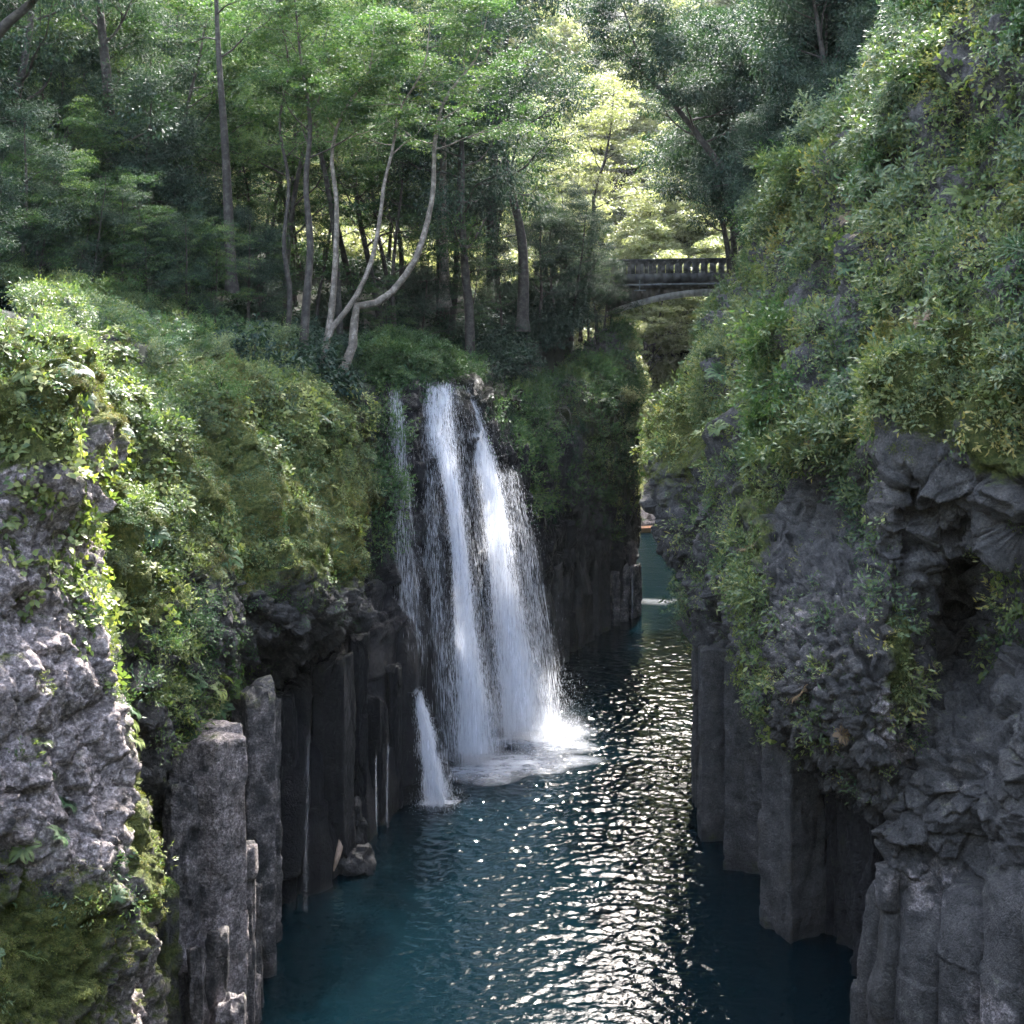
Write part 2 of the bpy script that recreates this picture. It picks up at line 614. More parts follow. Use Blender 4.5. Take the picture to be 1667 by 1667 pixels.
EDG = [(2500, 255), (2000, 245), (1667, 236), (1440, 231), (1250, 213), (1050, 172), (850, 155), (700, 165), (610, 150), (565, 115)]


def colL1(off, d0, wrap=0.0):
    r = []
    for k, (y, e) in enumerate(EDG):
        r.append((e + off if off > -400 else e + off, y, d0 + k * 0.45 + wrap))
    y, e = EDG[-1]
    r.append((e + off - 10, 548, d0 + 8.5 + wrap))
    r.append((e + off - 30, 540, d0 + 15 + wrap))
    return r


me = patch('near_bluff', [colL1(-900, 14), colL1(-520, 17.5), colL1(-260, 20.5), colL1(-110, 22.2), colL1(-30, 23.3), colL1(0, 25.0), colL1(-15, 28), colL1(-60, 33)],
           0.05, d_L1, 16, m_L1)
o = link('near_left_cliff', me)
tag(o, 'pale lichened rock bluff in the left foreground, mossy at its foot', 'cliff', kind='structure')

# ---- left dome above the cave
L2 = [
    [(60, 1500, 37), (60, 1360, 33), (60, 1200, 32), (60, 1000, 32.5), (60, 800, 33.5), (60, 660, 35), (60, 560, 38), (40, 500, 43), (20, 470, 52)],
    [(150, 1500, 37), (150, 1380, 33), (150, 1250, 32), (150, 1000, 32.5), (150, 800, 34), (150, 660, 36), (150, 580, 39), (140, 520, 44), (120, 480, 53)],
    [(250, 1400, 38), (245, 1300, 34.5), (245, 1200, 33), (245, 1000, 33.5), (250, 800, 36), (250, 680, 38.5), (250, 610, 41), (245, 560, 46), (240, 500, 55)],
    [(330, 1230, 40), (325, 1185, 37), (320, 1100, 35.5), (320, 950, 36), (325, 800, 38.5), (330, 690, 41), (330, 620, 43.5), (330, 575, 48), (330, 520, 57)],
    [(405, 1120, 44), (398, 1090, 40.5), (390, 1020, 38.6), (385, 920, 38.8), (385, 800, 41), (390, 700, 44), (395, 640, 46), (400, 600, 50), (400, 540, 59)],
    [(475, 1075, 49), (460, 1050, 42.2), (450, 985, 40.6), (445, 900, 41.8), (445, 800, 43.5), (450, 710, 46.2), (455, 650, 48.2), (460, 615, 52), (460, 560, 61)],
    [(545, 1035, 53), (527, 1030, 44.6), (515, 975, 43.2), (510, 900, 43.6), (510, 800, 46), (510, 720, 48.3), (515, 665, 50.2), (520, 630, 54), (520, 590, 62)],
    [(590, 1000, 57), (576, 1000, 48), (552, 950, 46.2), (548, 880, 46.5), (546, 800, 48.4), (546, 740, 50), (565, 700, 51.5), (570, 660, 55), (570, 620, 62)],
    [(592, 985, 57), (575, 968, 51.5), (579, 920, 49.8), (580, 860, 49.6), (578, 800, 51), (574, 760, 52), (570, 730, 53.5), (590, 680, 57), (590, 640, 63)],
    [(585, 1000, 62), (588, 960, 60), (592, 920, 58), (594, 860, 57), (594, 800, 57), (592, 760, 57.5), (590, 730, 58.5), (590, 690, 60), (590, 650, 65)],
]


def d_L2(G, S, px, py):
    up = smooth(1000, 850, py + (px - 400) * 0.2)
    fan = fbm(np.stack([G[..., 0] * 1.6 + G[..., 1] * 0.5 + G[..., 2] * 0.75, G[..., 2] * 0.25, G[..., 1] * 0.3], -1), 4, 21)
    f = facet(G, (0.8, 0.8, 0.9), 22, 0.4) * 0.40 + facet(G, (0.33, 0.33, 0.35), 23, 0.4) * 0.15
    return f * (1.1 - 0.5 * up) + fan * 0.95 * up + fbm(G * 0.35, 3, 24) * 0.7


def m_L2(V, Nn, px, py, h):
    ms = blob(px, py, [(440, 790, 210, 190, 0.9), (580, 880, 60, 130, 1.0), (200, 900, 120, 330, 0.75), (300, 640, 330, 90, .7), (230, 1200, 60, 150, .7)]) + 0.25 * np.clip(Nn[..., 2], 0, 1)
    lo = smooth(930, 1030, py - (420 - px) * 0.25)
    return dict(moss=ms * (1 - 0.8 * lo), pale=0.25 * lo, wet_shade=0.25 * lo)


me = patch('left_dome', L2, 0.055, d_L2, 16, m_L2)
left = link('left_cliff', me)
tag(left, 'mossy domed cliff left of the waterfall, undercut by a dark cave above grey columns', 'cliff', kind='structure')

# ---- cave and waterfall wall, then the far left wall
L3 = [
    [('z', 380, -1.5, 46), (385, 1350, 47), (385, 1150, 49), (390, 1000, 52), (390, 800, 55), (400, 650, 58), (400, 560, 64)],
    [('z', 452, -1.5, 43.6), (455, 1350, 44.5), (455, 1150, 46.5), (470, 1000, 51), (480, 850, 55), (500, 680, 58), (500, 600, 64)],
    [('z', 520, -1.5, 45.2), (520, 1330, 45.8), (520, 1150, 47.5), (530, 1000, 52), (540, 850, 56), (560, 680, 59), (560, 610, 65)],
    [('z', 590, -1.5, 49.5), (588, 1300, 49.8), (585, 1100, 51), (590, 950, 54), (600, 800, 57), (605, 690, 59), (600, 630, 63), (590, 590, 70)],
    [('z', 660, -1.5, 53.5), (655, 1250, 54), (645, 1080, 55), (640, 900, 57), (636, 750, 58.5), (636, 650, 60), (635, 618, 64), (630, 580, 72)],
    [('z', 712, -1.5, 56.3), (708, 1200, 57), (695, 1050, 58), (685, 900, 59), (680, 760, 60), (682, 670, 61), (690, 622, 64), (690, 585, 74)],
    [('z', 765, -1.5, 59.5), (755, 1150, 60), (742, 1000, 60.5), (732, 860, 61), (720, 750, 62), (718, 670, 63), (725, 622, 66), (730, 590, 76)],
    [('z', 818, -1.5, 64), (805, 1100, 64.3), (790, 960, 64.8), (780, 840, 65.5), (768, 740, 66), (762, 670, 66.8), (765, 626, 69), (775, 590, 79)],
    [('z', 868, -1.5, 69.5), (862, 1050, 69.5), (848, 920, 70), (838, 820, 70.2), (825, 730, 70.5), (815, 680, 71.5), (812, 640, 73), (820, 590, 82)],
    [('z', 905, -1.5, 77), (902, 1020, 76), (895, 900, 75.5), (885, 800, 75), (875, 730, 75), (868, 690, 76), (868, 645, 78), (880, 590, 88)],
    [('z', 935, -1.5, 82), (935, 1000, 81.5), (932, 900, 80), (928, 800, 79), (922, 740, 79), (920, 690, 80), (925, 640, 82), (940, 570, 92)],
    [('z', 985, -1.5, 88), (985, 980, 87.5), (982, 900, 86), (980, 820, 85), (978, 750, 84.5), (975, 690, 85), (978, 620, 87), (985, 540, 96)],
    [('z', 1026, -1.5, 93), (1026, 960, 92.5), (1025, 890, 92), (1024, 820, 91), (1024, 760, 90.5), (1020, 690, 91), (1018, 610, 93), (1015, 530, 100)],
    [('z', 1022, -1.5, 99), (1024, 960, 99), (1024, 890, 98), (1024, 820, 98), (1024, 760, 98), (1022, 690, 98), (1020, 610, 98), (1015, 540, 104)],
    [('z', 1020, -1.5, 125), (1022, 890, 125), (1022, 840, 125), (1022, 800, 125), (1022, 760, 125), (1020, 690, 125), (1015, 640, 126), (1000, 560, 130)],
]


def d_L3(G, S, px, py):
    z = G[..., 2]
    low = smooth(1000, 1100, py + (px - 600) * 0.42) 
    low2 = smooth(880, 960, py) * smooth(880, 920, px)
    low = np.maximum(low * smooth(930, 880, px), low2)
    c = columns1d(S, z, 1.5, 31, 0.8)
    f = facet(G, (0.9, 0.9, 1.5), 32) * 0.5 + facet(G, (0.35, 0.35, 0.6), 33) * 0.14
    fall = smooth(610, 650, px) * smooth(900, 850, px)
    rib = fbm(np.stack([S * 0.9, z * 0.18, z * 0], -1), 4, 34) * 0.7
    return low * c + (1 - low) * (f * 0.7 + columns1d(S, z, 2.6, 36, 0.9) * 0.5) + fall * rib + fbm(G * 0.3, 3, 35) * 0.5


def m_L3(V, Nn, px, py, h):
    fall = smooth(590, 640, px) * smooth(960, 890, px)
    ms = blob(px, py, [(900, 640, 200, 75, 0.9), (1000, 720, 60, 110, 0.9), (610, 800, 40, 200, .5)])
    wl = smooth(1.4, 0.2, V[..., 2] + fbm(V * 0.8, 3, 39) * 0.8)
    wet_shade = np.clip(0.62 + 0.38 * fall + 0.4 * smooth(640, 560, px), 0, 1)  # damp wall, with cave shade painted darker into its left end
    return dict(moss=np.maximum(ms, wl * 0.42), pale=0.1 * (1 - fall), wet_shade=wet_shade)


me = patch('fall_wall', L3, 0.075, d_L3, 16, m_L3, (1100, 420))
fallw = link('waterfall_cliff', me)
tag(fallw, 'dark soaked basalt wall behind the waterfall, running back to the far columns', 'cliff', kind='structure')

# ---- right cliff
R1 = [
    [(1150, 1060, 66), (1120, 950, 66), (1090, 860, 65), (1080, 740, 64), (1120, 640, 64), (1190, 545, 65), (1200, 470, 67), (1240, 440, 72)],
    [(1150, 1090, 58), (1122, 1010, 56.5), (1104, 920, 55.5), (1072, 850, 55.2), (1064, 780, 55), (1068, 720, 55.5), (1112, 645, 56.2), (1168, 575, 57), (1205, 490, 58.5), (1228, 445, 62), (1255, 410, 70)],
    [(1190, 1120, 55), (1155, 1070, 52.3), (1142, 930, 51.3), (1132, 780, 51.6), (1152, 655, 52.6), (1192, 545, 54), (1225, 440, 56), (1245, 390, 60), (1290, 340, 70)],
    [(1260, 1150, 53), (1214, 1100, 46.8), (1200, 1000, 45.6), (1198, 850, 46.5), (1200, 700, 48.6), (1212, 560, 50.6), (1226, 430, 53), (1245, 345, 55.5), (1310, 310, 64)],
    [(1320, 1250, 49), (1276, 1200, 40.2), (1268, 1080, 38.6), (1268, 940, 40.4), (1270, 830, 45.0), (1280, 720, 44.8), (1286, 560, 47.2), (1292, 400, 50), (1305, 285, 52.5), (1370, 240, 62)],
    [(1390, 1300, 46), (1350, 1242, 37.0), (1342, 1100, 35.6), (1338, 960, 37.6), (1338, 820, 43.4), (1350, 740, 42), (1360, 560, 44), (1370, 380, 46.5), (1385, 195, 49.5), (1440, 150, 60)],
    [(1470, 1350, 43), (1436, 1300, 35.2), (1430, 1120, 34.2), (1428, 960, 36.0), (1420, 830, 39.4), (1430, 740, 38.2), (1440, 560, 40.5), (1450, 350, 43), (1465, 110, 46), (1530, 60, 56)],
    [(1500, 1400, 42), (1480, 1300, 36.8), (1478, 1120, 35.2), (1476, 960, 35.8), (1472, 850, 36.2), (1480, 720, 35), (1500, 560, 37.5), (1512, 330, 40.2), (1525, 50, 43), (1550, -40, 47), (1620, -90, 57)],
    [(1590, 1420, 41), (1570, 1300, 40.3), (1560, 1120, 40.2), (1550, 960, 39.4), (1560, 870, 35.6), (1570, 720, 33.6), (1590, 560, 36), (1600, 300, 38), (1610, -40, 41), (1640, -140, 45), (1700, -200, 56)],
    [(1680, 1420, 37), (1670, 1250, 36), (1660, 1120, 36), (1655, 960, 34.5), (1655, 860, 32.6), (1660, 720, 32), (1668, 540, 34), (1675, 260, 36), (1680, -80, 39), (1700, -230, 44), (1760, -300, 55)],
    [(1950, 1500, 30), (1950, 1250, 29.5), (1950, 950, 29), (1950, 720, 28.5), (1950, 500, 30), (1950, 100, 32.5), (1960, -300, 36), (2000, -480, 42), (2050, -540, 52)],
]


def d_R1(G, S, px, py):
    rub = smooth(1180, 1230, px) * smooth(1480, 1440, px) * smooth(830, 930, py)
    ov = smooth(1420, 1470, px) * smooth(680, 720, py) * smooth(920, 880, py)
    f1 = facet(G, (0.5, 0.5, 0.45), 41, 0.45) * 0.42 + facet(G, (0.22, 0.22, 0.2), 42, 0.4) * 0.13
    f2 = facet(G, (1.4, 1.4, 1.0), 43, 0.25) * 0.55 + facet(G, (0.5, 0.5, 0.4), 44, 0.3) * 0.17
    f3 = facet(G, (1.1, 1.1, 0.8), 45, 0.3) * 0.8 + facet(G, (0.45, 0.45, 0.35), 49, 0.3) * 0.15
    v = smooth(820, 700, py)
    return (1 - v) * (rub * f1 + ov * f3 + (1 - rub - ov * 0.8) * f2) + v * (fbm(G * np.array([0.9, 0.9, 0.45]), 4, 47) * 1.7 + fbm(G * 0.28, 2, 48) * 1.6) + fbm(G * 0.33, 3, 46) * 0.5


def m_R1(V, Nn, px, py, h):
    ms = 0.0 + blob(px, py, [(1560, 620, 140, 100, 1.0), (1110, 690, 70, 100, 0.8), (1230, 850, 35, 200, .55), (1640, 740, 60, 50, .9), (1460, 1080, 25, 110, .7)])
    return dict(moss=ms + 0.15 * np.clip(Nn[..., 2], 0, 1), pale=blob(px, py, [(1340, 1060, 140, 160, 0.3), (1470, 1150, 60, 150, .5), (1130, 850, 60, 120, .25)]), wet_shade=0.05 + 0.9 * smooth(0, 40, py - np.interp(px, [1200, 1240, 1280, 1350, 1440], [1100, 1165, 1205, 1245, 1305])))  # below the lip, the overhang's shade is painted in as darkening


me = patch('right_main', R1, 0.058, d_R1, 18, m_R1, (900, 700))
right = link('right_cliff', me)
tag(right, 'tall plant-covered right cliff with a bulging belly of knobbly rock', 'cliff', kind='structure')

R2 = [
    [('z', 1490, -1.5, 41), (1490, 1480, 41), (1500, 1330, 41), (1510, 1200, 42)],
    [('z', 1404, -1.5, 35.6), (1416, 1600, 35.3), (1432, 1480, 35.1), (1447, 1390, 35.1), (1452, 1300, 35.3), (1462, 1200, 36), (1478, 1120, 38)],
    [('z', 1480, -1.5, 33.9), (1484, 1550, 33.6), (1488, 1440, 34.2), (1490, 1330, 34.2), (1500, 1230, 34.7), (1516, 1160, 36), (1530, 1090, 39)],
    [('z', 1580, -1.5, 32.6), (1584, 1550, 32.3), (1588, 1420, 33.6), (1590, 1310, 33), (1592, 1230, 33.6), (1604, 1160, 35), (1614, 1080, 38)],
    [('z', 1680, -1.5, 31), (1680, 1480, 30.7), (1680, 1360, 31.6), (1680, 1250, 31.4), (1680, 1150, 32.5), (1680, 1050, 35)],
    [('z', 1950, -1.5, 27), (1950, 1400, 27), (1950, 1200, 28), (1950, 1000, 31)],
]


def d_R2(G, S, px, py):
    low = smooth(1400, 1470, py)
    c = columns1d(S, G[..., 2], 1.35, 51, 0.55)
    f = facet(G, (1.0, 1.0, 0.75), 52, 0.25) * 0.5 + facet(G, (0.4, 0.4, 0.35), 53, 0.3) * 0.15
    return low * c + (1 - low) * f + fbm(G * 0.4, 3, 54) * 0.35 + fbm(G * 4, 3, 55) * 0.03


me = patch('right_near', R2, 0.045, d_R2, 14,
           lambda V, Nn, px, py, h: dict(moss=0.12 + 0.2 * np.clip(Nn[..., 2], 0, 1), pale=blob(px, py, [(1620, 1640, 70, 50, .5), (1500, 1440, 90, 60, .45), (1540, 1250, 90, 90, .3)]), wet_shade=0.0))
o = link('near_right_cliff', me)
tag(o, 'grey jointed rock pillar at the lower right edge, beside the dark cave', 'cliff', kind='structure')

R3 = [
    [('z', 1160, -1.5, 60), (1160, 1200, 60), (1160, 1000, 60)],
    [('z', 1185, -1.5, 52.5), (1185, 1200, 52.5), (1180, 1000, 54)],
    [('z', 1240, -1.5, 48.5), (1240, 1200, 49), (1240, 1050, 50)],
    [('z', 1300, -1.5, 45.5), (1300, 1300, 46), (1300, 1100, 47)],
    [('z', 1375, -1.5, 42.6), (1375, 1350, 43), (1375, 1150, 45)],
    [('z', 1440, -1.5, 40.2), (1440, 1400, 41), (1440, 1200, 43)],
    [('z', 1540, -1.5, 38), (1540, 1400, 39), (1540, 1200, 41)],
]
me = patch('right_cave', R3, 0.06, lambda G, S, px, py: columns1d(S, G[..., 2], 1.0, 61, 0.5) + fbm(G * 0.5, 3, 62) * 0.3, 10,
           lambda V, Nn, px, py, h: dict(moss=smooth(1.6, 0.3, V[..., 2]) * 0.4, wet_shade=0.95, pale=0.0))  # damp rock, darkened further to paint in the shade under the overhang
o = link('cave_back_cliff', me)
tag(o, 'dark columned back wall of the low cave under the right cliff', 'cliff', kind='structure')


FB = [[(990, 900, 138), (990, 850, 139), (990, 800, 148), (990, 740, 160)], [(1030, 868, 134), (1030, 852, 136), (1030, 800, 148), (1030, 735, 162)],
      [(1070, 866, 135), (1070, 848, 138), (1070, 800, 149), (1070, 740, 162)], [(1120, 872, 134), (1120, 850, 137), (1120, 800, 149), (1120, 735, 162)], [(1200, 880, 132), (1200, 850, 136), (1200, 800, 148), (1200, 730, 160)]]
me = patch('far_bank', FB, 0.2, lambda G, S, px, py: facet(G, (2.2, 2.2, 1.2), 95) * 0.8 + facet(G, (0.8, 0.8, 0.6), 96) * 0.3, 10,
           lambda V, Nn, px, py, h: dict(moss=0.0, wet_shade=0.0, pale=0.9))
o = link('rocky_bank', me)
tag(o, 'pale sunlit rocky bank where the river bends away beyond the narrows', 'river bank', kind='structure')


# ---- basalt columns: children of their cliff
def column(parent, px, d, w, top_py, dep=None, seed=0, moss=0.2, pale=0.1, wet_shade=0.0, lean=(0, 0), zbase=-1.5, yaw=None, taper=0.92):
    r = np.random.default_rng(seed + 900)
    c = PZ(px, 0, d)
    ztop = HC - (top_py - HY) * d / F
    k = r.integers(4, 7)
    ang = np.sort((np.arange(k) + r.uniform(-0.25, 0.25, k)) * 2 * math.pi / k) + (r.uniform(0, 6) if yaw is None else yaw)
    dep = w if dep is None else dep
    poly = np.stack([np.cos(ang) * w / 2, np.sin(ang) * dep / 2], -1) * r.uniform(0.9, 1.12, (k, 1))
    # dense outline with slightly rounded corners
    nn = 12
    ring = []
    for a in range(k):
        p, q = poly[a], poly[(a + 1) % k]
        t = (np.arange(nn) / nn)[:, None]
        ring.append(p + (q - p) * t)
    ring = np.concatenate(ring)
    m = len(ring)
    nz = max(12, int((ztop - zbase) / 0.09))
    zs = np.linspace(0, 1, nz)
    tilt = r.uniform(-0.45, 0.45, 2)
    chip = facet(np.stack([ring[:, 0], ring[:, 1], np.zeros(m)], -1) + seed, (0.6 * w + 0.1,) * 3, seed + 2, 0.0) * 0.32 * min(1.2, w)
    V = np.zeros((nz + 5, m, 3))
    for a, t in enumerate(zs):
        s = 1.0 + (taper - 1) * t
        zt = zbase + (ztop - zbase) * t + (ring @ tilt) * t ** 3 + chip * t ** 2
        V[a] = np.stack([c[0] + ring[:, 0] * s + lean[0] * t, c[1] + ring[:, 1] * s + lean[1] * t, zt + np.zeros(m)], -1)
    for a, s in enumerate((0.93, 0.75, 0.5, 0.25, 0.02)):
        ce = V[nz - 1].mean(0)
        V[nz + a] = ce + (V[nz - 1] - ce) * s + np.array([0, 0, 0.05 + 0.10 * (1 - s)])
    off = np.array([seed * 3.1, 0, 0])
    Q0 = V.copy()
    dirn = V - V.mean(1, keepdims=True)
    dirn[..., 2] = 0
    dirn /= np.linalg.norm(dirn, axis=2)[..., None] + 1e-6
    dd = fbm(V * np.array([1.5, 1.5, 0.8]), 4, seed) * 0.045 * min(1.0, w) + facet(V, (0.6, 0.6, 1.7), seed + 5, 0.4) * 0.10 + facet(V, (0.25, 0.25, 0.5), seed + 6, 0.4) * 0.025
    V = V + dirn * dd[..., None]
    V[nz:, :, 2] += fbm(Q0[nz:] * 3, 3, seed) * 0.12
    a = np.arange(nz + 4)[:, None] * m
    b = np.arange(m)[None, :]
    Q = np.stack([a + b, a + (b + 1) % m, a + m + (b + 1) % m, a + m + b], -1).reshape(-1, 4)
    tt = np.concatenate([zs, np.ones(5)])[:, None] * np.ones((1, m))
    topm = smooth(0.93, 1.0, tt)
    wl = smooth(0.9, 0.1, V[..., 2] + fbm(V * 1.1, 3, 5) * 0.5)
    ms = np.maximum(np.maximum(moss * 1.2, topm * (0.3 + moss)), wl * 0.35)
    me = mesh_data('basalt_column', V, Q, ROCK, dict(moss=ms, pale=np.full(ms.shape, pale), wet_shade=np.maximum(wet_shade, wl * 0.6), cav=ms * 0), True)
    o = link('basalt_column', me, parent)
    return o


# left front columns
for k, (px, d, w, top, mo, pa) in enumerate([
    (268, 33.2, 1.15, 1445, 0.42, 0.0), (300, 34.6, 1.2, 1290, 0.1, 0.5), (342, 35.4, 2.5, 1195, 0.05, 0.6), (392, 35.9, 1.0, 1385, 0.0, 0.5),
    (415, 39.4, 1.7, 1125, 0.12, 0.42), (440, 41.2, 0.8, 1150, 0.15, 0.35), (322, 33.0, 0.75, 1555, 0.0, 0.42), (352, 33.6, 0.8, 1520, 0.0, 0.4),
    (412, 36.2, 0.6, 1600, 0.0, 0.5), (376, 32.8, 0.95, 1640, 0.0, 0.55), (410, 37.2, 0.75, 1440, 0.0, 0.35), (250, 35.5, 1.3, 1330, 0.5, 0.1),
    (205, 33.8, 1.3, 1400, 0.5, 0.1)]):
    column(left, px, d, w, top, seed=k + 1, moss=mo, pale=pa)
# cave columns: damp rock, cave shade painted in as extra darkening
for k, (px, d, w, top) in enumerate([(462, 45.0, 1.0, 1130), (545, 47.0, 1.7, 1080), (583, 48.6, 0.8, 1040), (612, 51.4, 1.1, 1140), (640, 53.0, 0.8, 1090), (672, 54.6, 1.2, 1130)]):
    column(fallw, px, d, w, top, seed=k + 31, moss=0.08, pale=0.0, wet_shade=1.0 if px > 560 else 0.85)
# far columns beyond the fall
for k, (px, d, w, top) in enumerate([(898, 75.5, 1.5, 930), (915, 77.6, 1.0, 945), (940, 81.2, 1.2, 960), (955, 83.0, 1.0, 950), (970, 84.6, 1.0, 940), (985, 86.2, 1.0, 945),
                                     (1000, 87.6, 1.0, 935), (1014, 88.8, 1.0, 930), (1028, 89.8, 1.0, 925), (1037, 90.6, 0.8, 922), (1022, 91.2, 1.4, 880), (1005, 90.0, 1.4, 890)]):
    column(fallw, px, d, w, top, seed=k + 51, moss=0.02, pale=0.5 if px > 990 else 0.0, wet_shade=0.35 if px < 990 else 0.1)
# right promontory and cave columns
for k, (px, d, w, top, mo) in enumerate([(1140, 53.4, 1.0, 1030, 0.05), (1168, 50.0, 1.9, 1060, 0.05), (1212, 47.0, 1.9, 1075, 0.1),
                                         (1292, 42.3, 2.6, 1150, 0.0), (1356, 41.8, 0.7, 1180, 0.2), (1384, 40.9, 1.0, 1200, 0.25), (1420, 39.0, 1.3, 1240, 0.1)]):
    column(right, px, d, w, top, seed=k + 71, moss=mo, pale=0.12 if px < 1350 else 0.0, wet_shade=0.15 if px < 1350 else 0.85)  # rightmost columns: damp, plus painted shade of the belly above

# ------------------------------------------------------------------ terrain
EL = np.array([(-100, -14), (10, -14), (30, -14), (40, -12.5), (50, -9.5), (58, -8), (66, -4), (74, -1), (84, 3), (92, 5), (97, 4), (110, 3.5), (140, 7), (400, 10)], float)
ER = np.array([(-100, 18), (10, 18), (30, 18), (40, 17), (50, 15), (58, 11.5), (66, 11.5), (80, 13.2), (100, 16.8), (130, 22), (150, 26), (400, 40)], float)


def ground(x, y):
    el = np.interp(y, EL[:, 0], EL[:, 1])
    er = np.interp(y, ER[:, 0], ER[:, 1])
    tl = el - x
    tr = x - er
    hl = 17.6 + np.minimum(tl, 22) * 0.2 + np.maximum(tl - 22, 0) * 0.42 + np.maximum(y - 100, 0) * 0.12
    hl = hl + smooth(58, 40, y) * 2.2 + smooth(74, 92, y) * 4.2
    hr = np.interp(y, [20, 40, 50, 60, 75, 95, 120], [34, 30, 26, 23, 22.5, 23.5, 25]) + np.maximum(tr, 0) * 0.75
    inside = (tl < 0) & (tr < 0)
    n = fbm(np.stack([x * 0.12, y * 0.12, x * 0], -1), 4, 71) * 1.2
    w = smooth(140, 185, y)
    hf = -2.5 + np.maximum(y - 145, 0) * 0.68
    hs = np.where(tl >= 0, hl, hr) + n
    h = np.where(inside, hf + n * w, hs * (1 - w) + (hf + n + np.maximum(np.maximum(tl, tr), 0) * 0.3) * w)
    back = smooth(-10, -48, y) * 46 - 2.5
    return np.where(y < -8, np.maximum(h, back + n), h)


gx = np.concatenate([np.arange(-170, -30, 3.0), np.arange(-30, 40, 0.8), np.arange(40, 190, 3.0)])
gy = np.concatenate([np.arange(-80, 24, 3.0), np.arange(24, 150, 0.9), np.arange(150, 380, 4.0)])
GX, GY = np.meshgrid(gx, gy)
GZ = ground(GX, GY)
nearcut = (GY < 40) & (GY > -10) & (GX > -13.9) & (GX < 17.9)
GZ = np.where(nearcut, -2.5, GZ)
nv, nu = GX.shape
i = np.arange(nv - 1)[:, None] * nu
j = np.arange(nu - 1)[None, :]
Q = np.stack([i + j, i + j + 1, i + nu + j + 1, i + nu + j], -1).reshape(-1, 4)
o = link('ground', mesh_data('ground', np.stack([GX, GY, GZ], -1), Q, M_SOIL, None, True))
tag(o, 'brown leaf-littered forest floor on the banks above the gorge', 'ground', kind='structure')

# ------------------------------------------------------------------ water
wx = np.concatenate([np.arange(-60, -13, 4.0), np.arange(-13, 24, 0.078), np.arange(24, 62, 4.0)])
wy = [-40.0, -20.0, 0.0, 12.0, 22.0]
while wy[-1] < 200:
    wy.append(wy[-1] * (1.0016 if wy[-1] < 140 else 1.02))
WX, WY = np.meshgrid(wx, np.array(wy))
ca, sa = math.cos(0.22), math.sin(0.22)
wu, wv = WX * ca - WY * sa, WX * sa + WY * ca
zz = WX * 0
amp = 0.45 + 0.75 * np.exp(-((WX - 1.5) / 6.5) ** 2 - ((WY - 60) / 20) ** 2) + 0.35 * fbm(np.stack([WX * 0.12, WY * 0.07, zz], -1), 3, 83)
amp = amp * (0.95 + 0.05 * smooth(35, 62, WY)) * (1 - 0.45 * smooth(80, 110, WY))
wrp = fbm(np.stack([wu * 0.35, wv * 0.35, zz], -1), 2, 84) * 1.2
wh = 0.030 * vnoise(np.stack([wu * 1.4 + wrp, wv * 2.1 + wrp, zz], -1), 80) + 0.029 * vnoise(np.stack([wu * 3.0 + wrp, wv * 4.4, zz], -1), 81) + 0.020 * vnoise(np.stack([wu * 6.0, wv * 7.6 + wrp, zz], -1), 82)
WZ = np.where((np.abs(WX - 5.5) < 18.4) & (WY > 23), wh * np.clip(amp, 0.15, 2), 0)
nv, nu = WX.shape
i = np.arange(nv - 1)[:, None] * nu
j = np.arange(nu - 1)[None, :]
Q = np.stack([i + j, i + j + 1, i + nu + j + 1, i + nu + j], -1).reshape(-1, 4)
o = link('water', mesh_data('water', np.stack([WX, WY, WZ], -1), Q, M_WATER, None, True))
tag(o, 'deep teal river water with sun glitter between the cliffs', 'river', kind='structure')


# ------------------------------------------------------------------ leaf clouds
def leaf_quads(c, axis, nrm, L, W, tint, fold=0.15):
    """diamond leaves: c base points, axis growth directions, nrm face normals"""
    n = len(c)
    axis = axis / (np.linalg.norm(axis, axis=1)[:, None] + 1e-9)
    side = np.cross(axis, nrm)
    side /= np.linalg.norm(side, axis=1)[:, None] + 1e-9
    up = np.cross(side, axis)
    L = np.broadcast_to(L, (n,))[:, None]
    W = np.broadcast_to(W, (n,))[:, None]
    V = np.stack([c, c + axis * L * 0.45 + side * W * 0.5 + up * W * fold, c + axis * L, c + axis * L * 0.45 - side * W * 0.5 + up * W * fold], 1)
    Q = np.arange(n * 4).reshape(n, 4)
    return V.reshape(-1, 3), Q, np.repeat(tint, 4)


def rdir(r, n):
    v = r.normal(size=(n, 3))
    return v / np.linalg.norm(v, axis=1)[:, None]


def limb_path(r, p, d, L, n, wob, lift):
    pts = [p]
    d = d / np.linalg.norm(d)
    for k in range(n):
        d = d + r.normal(size=3) * wob + np.array([0, 0, lift])
        d /= np.linalg.norm(d)
        pts.append(pts[-1] + d * L / n)
    return np.array(pts)


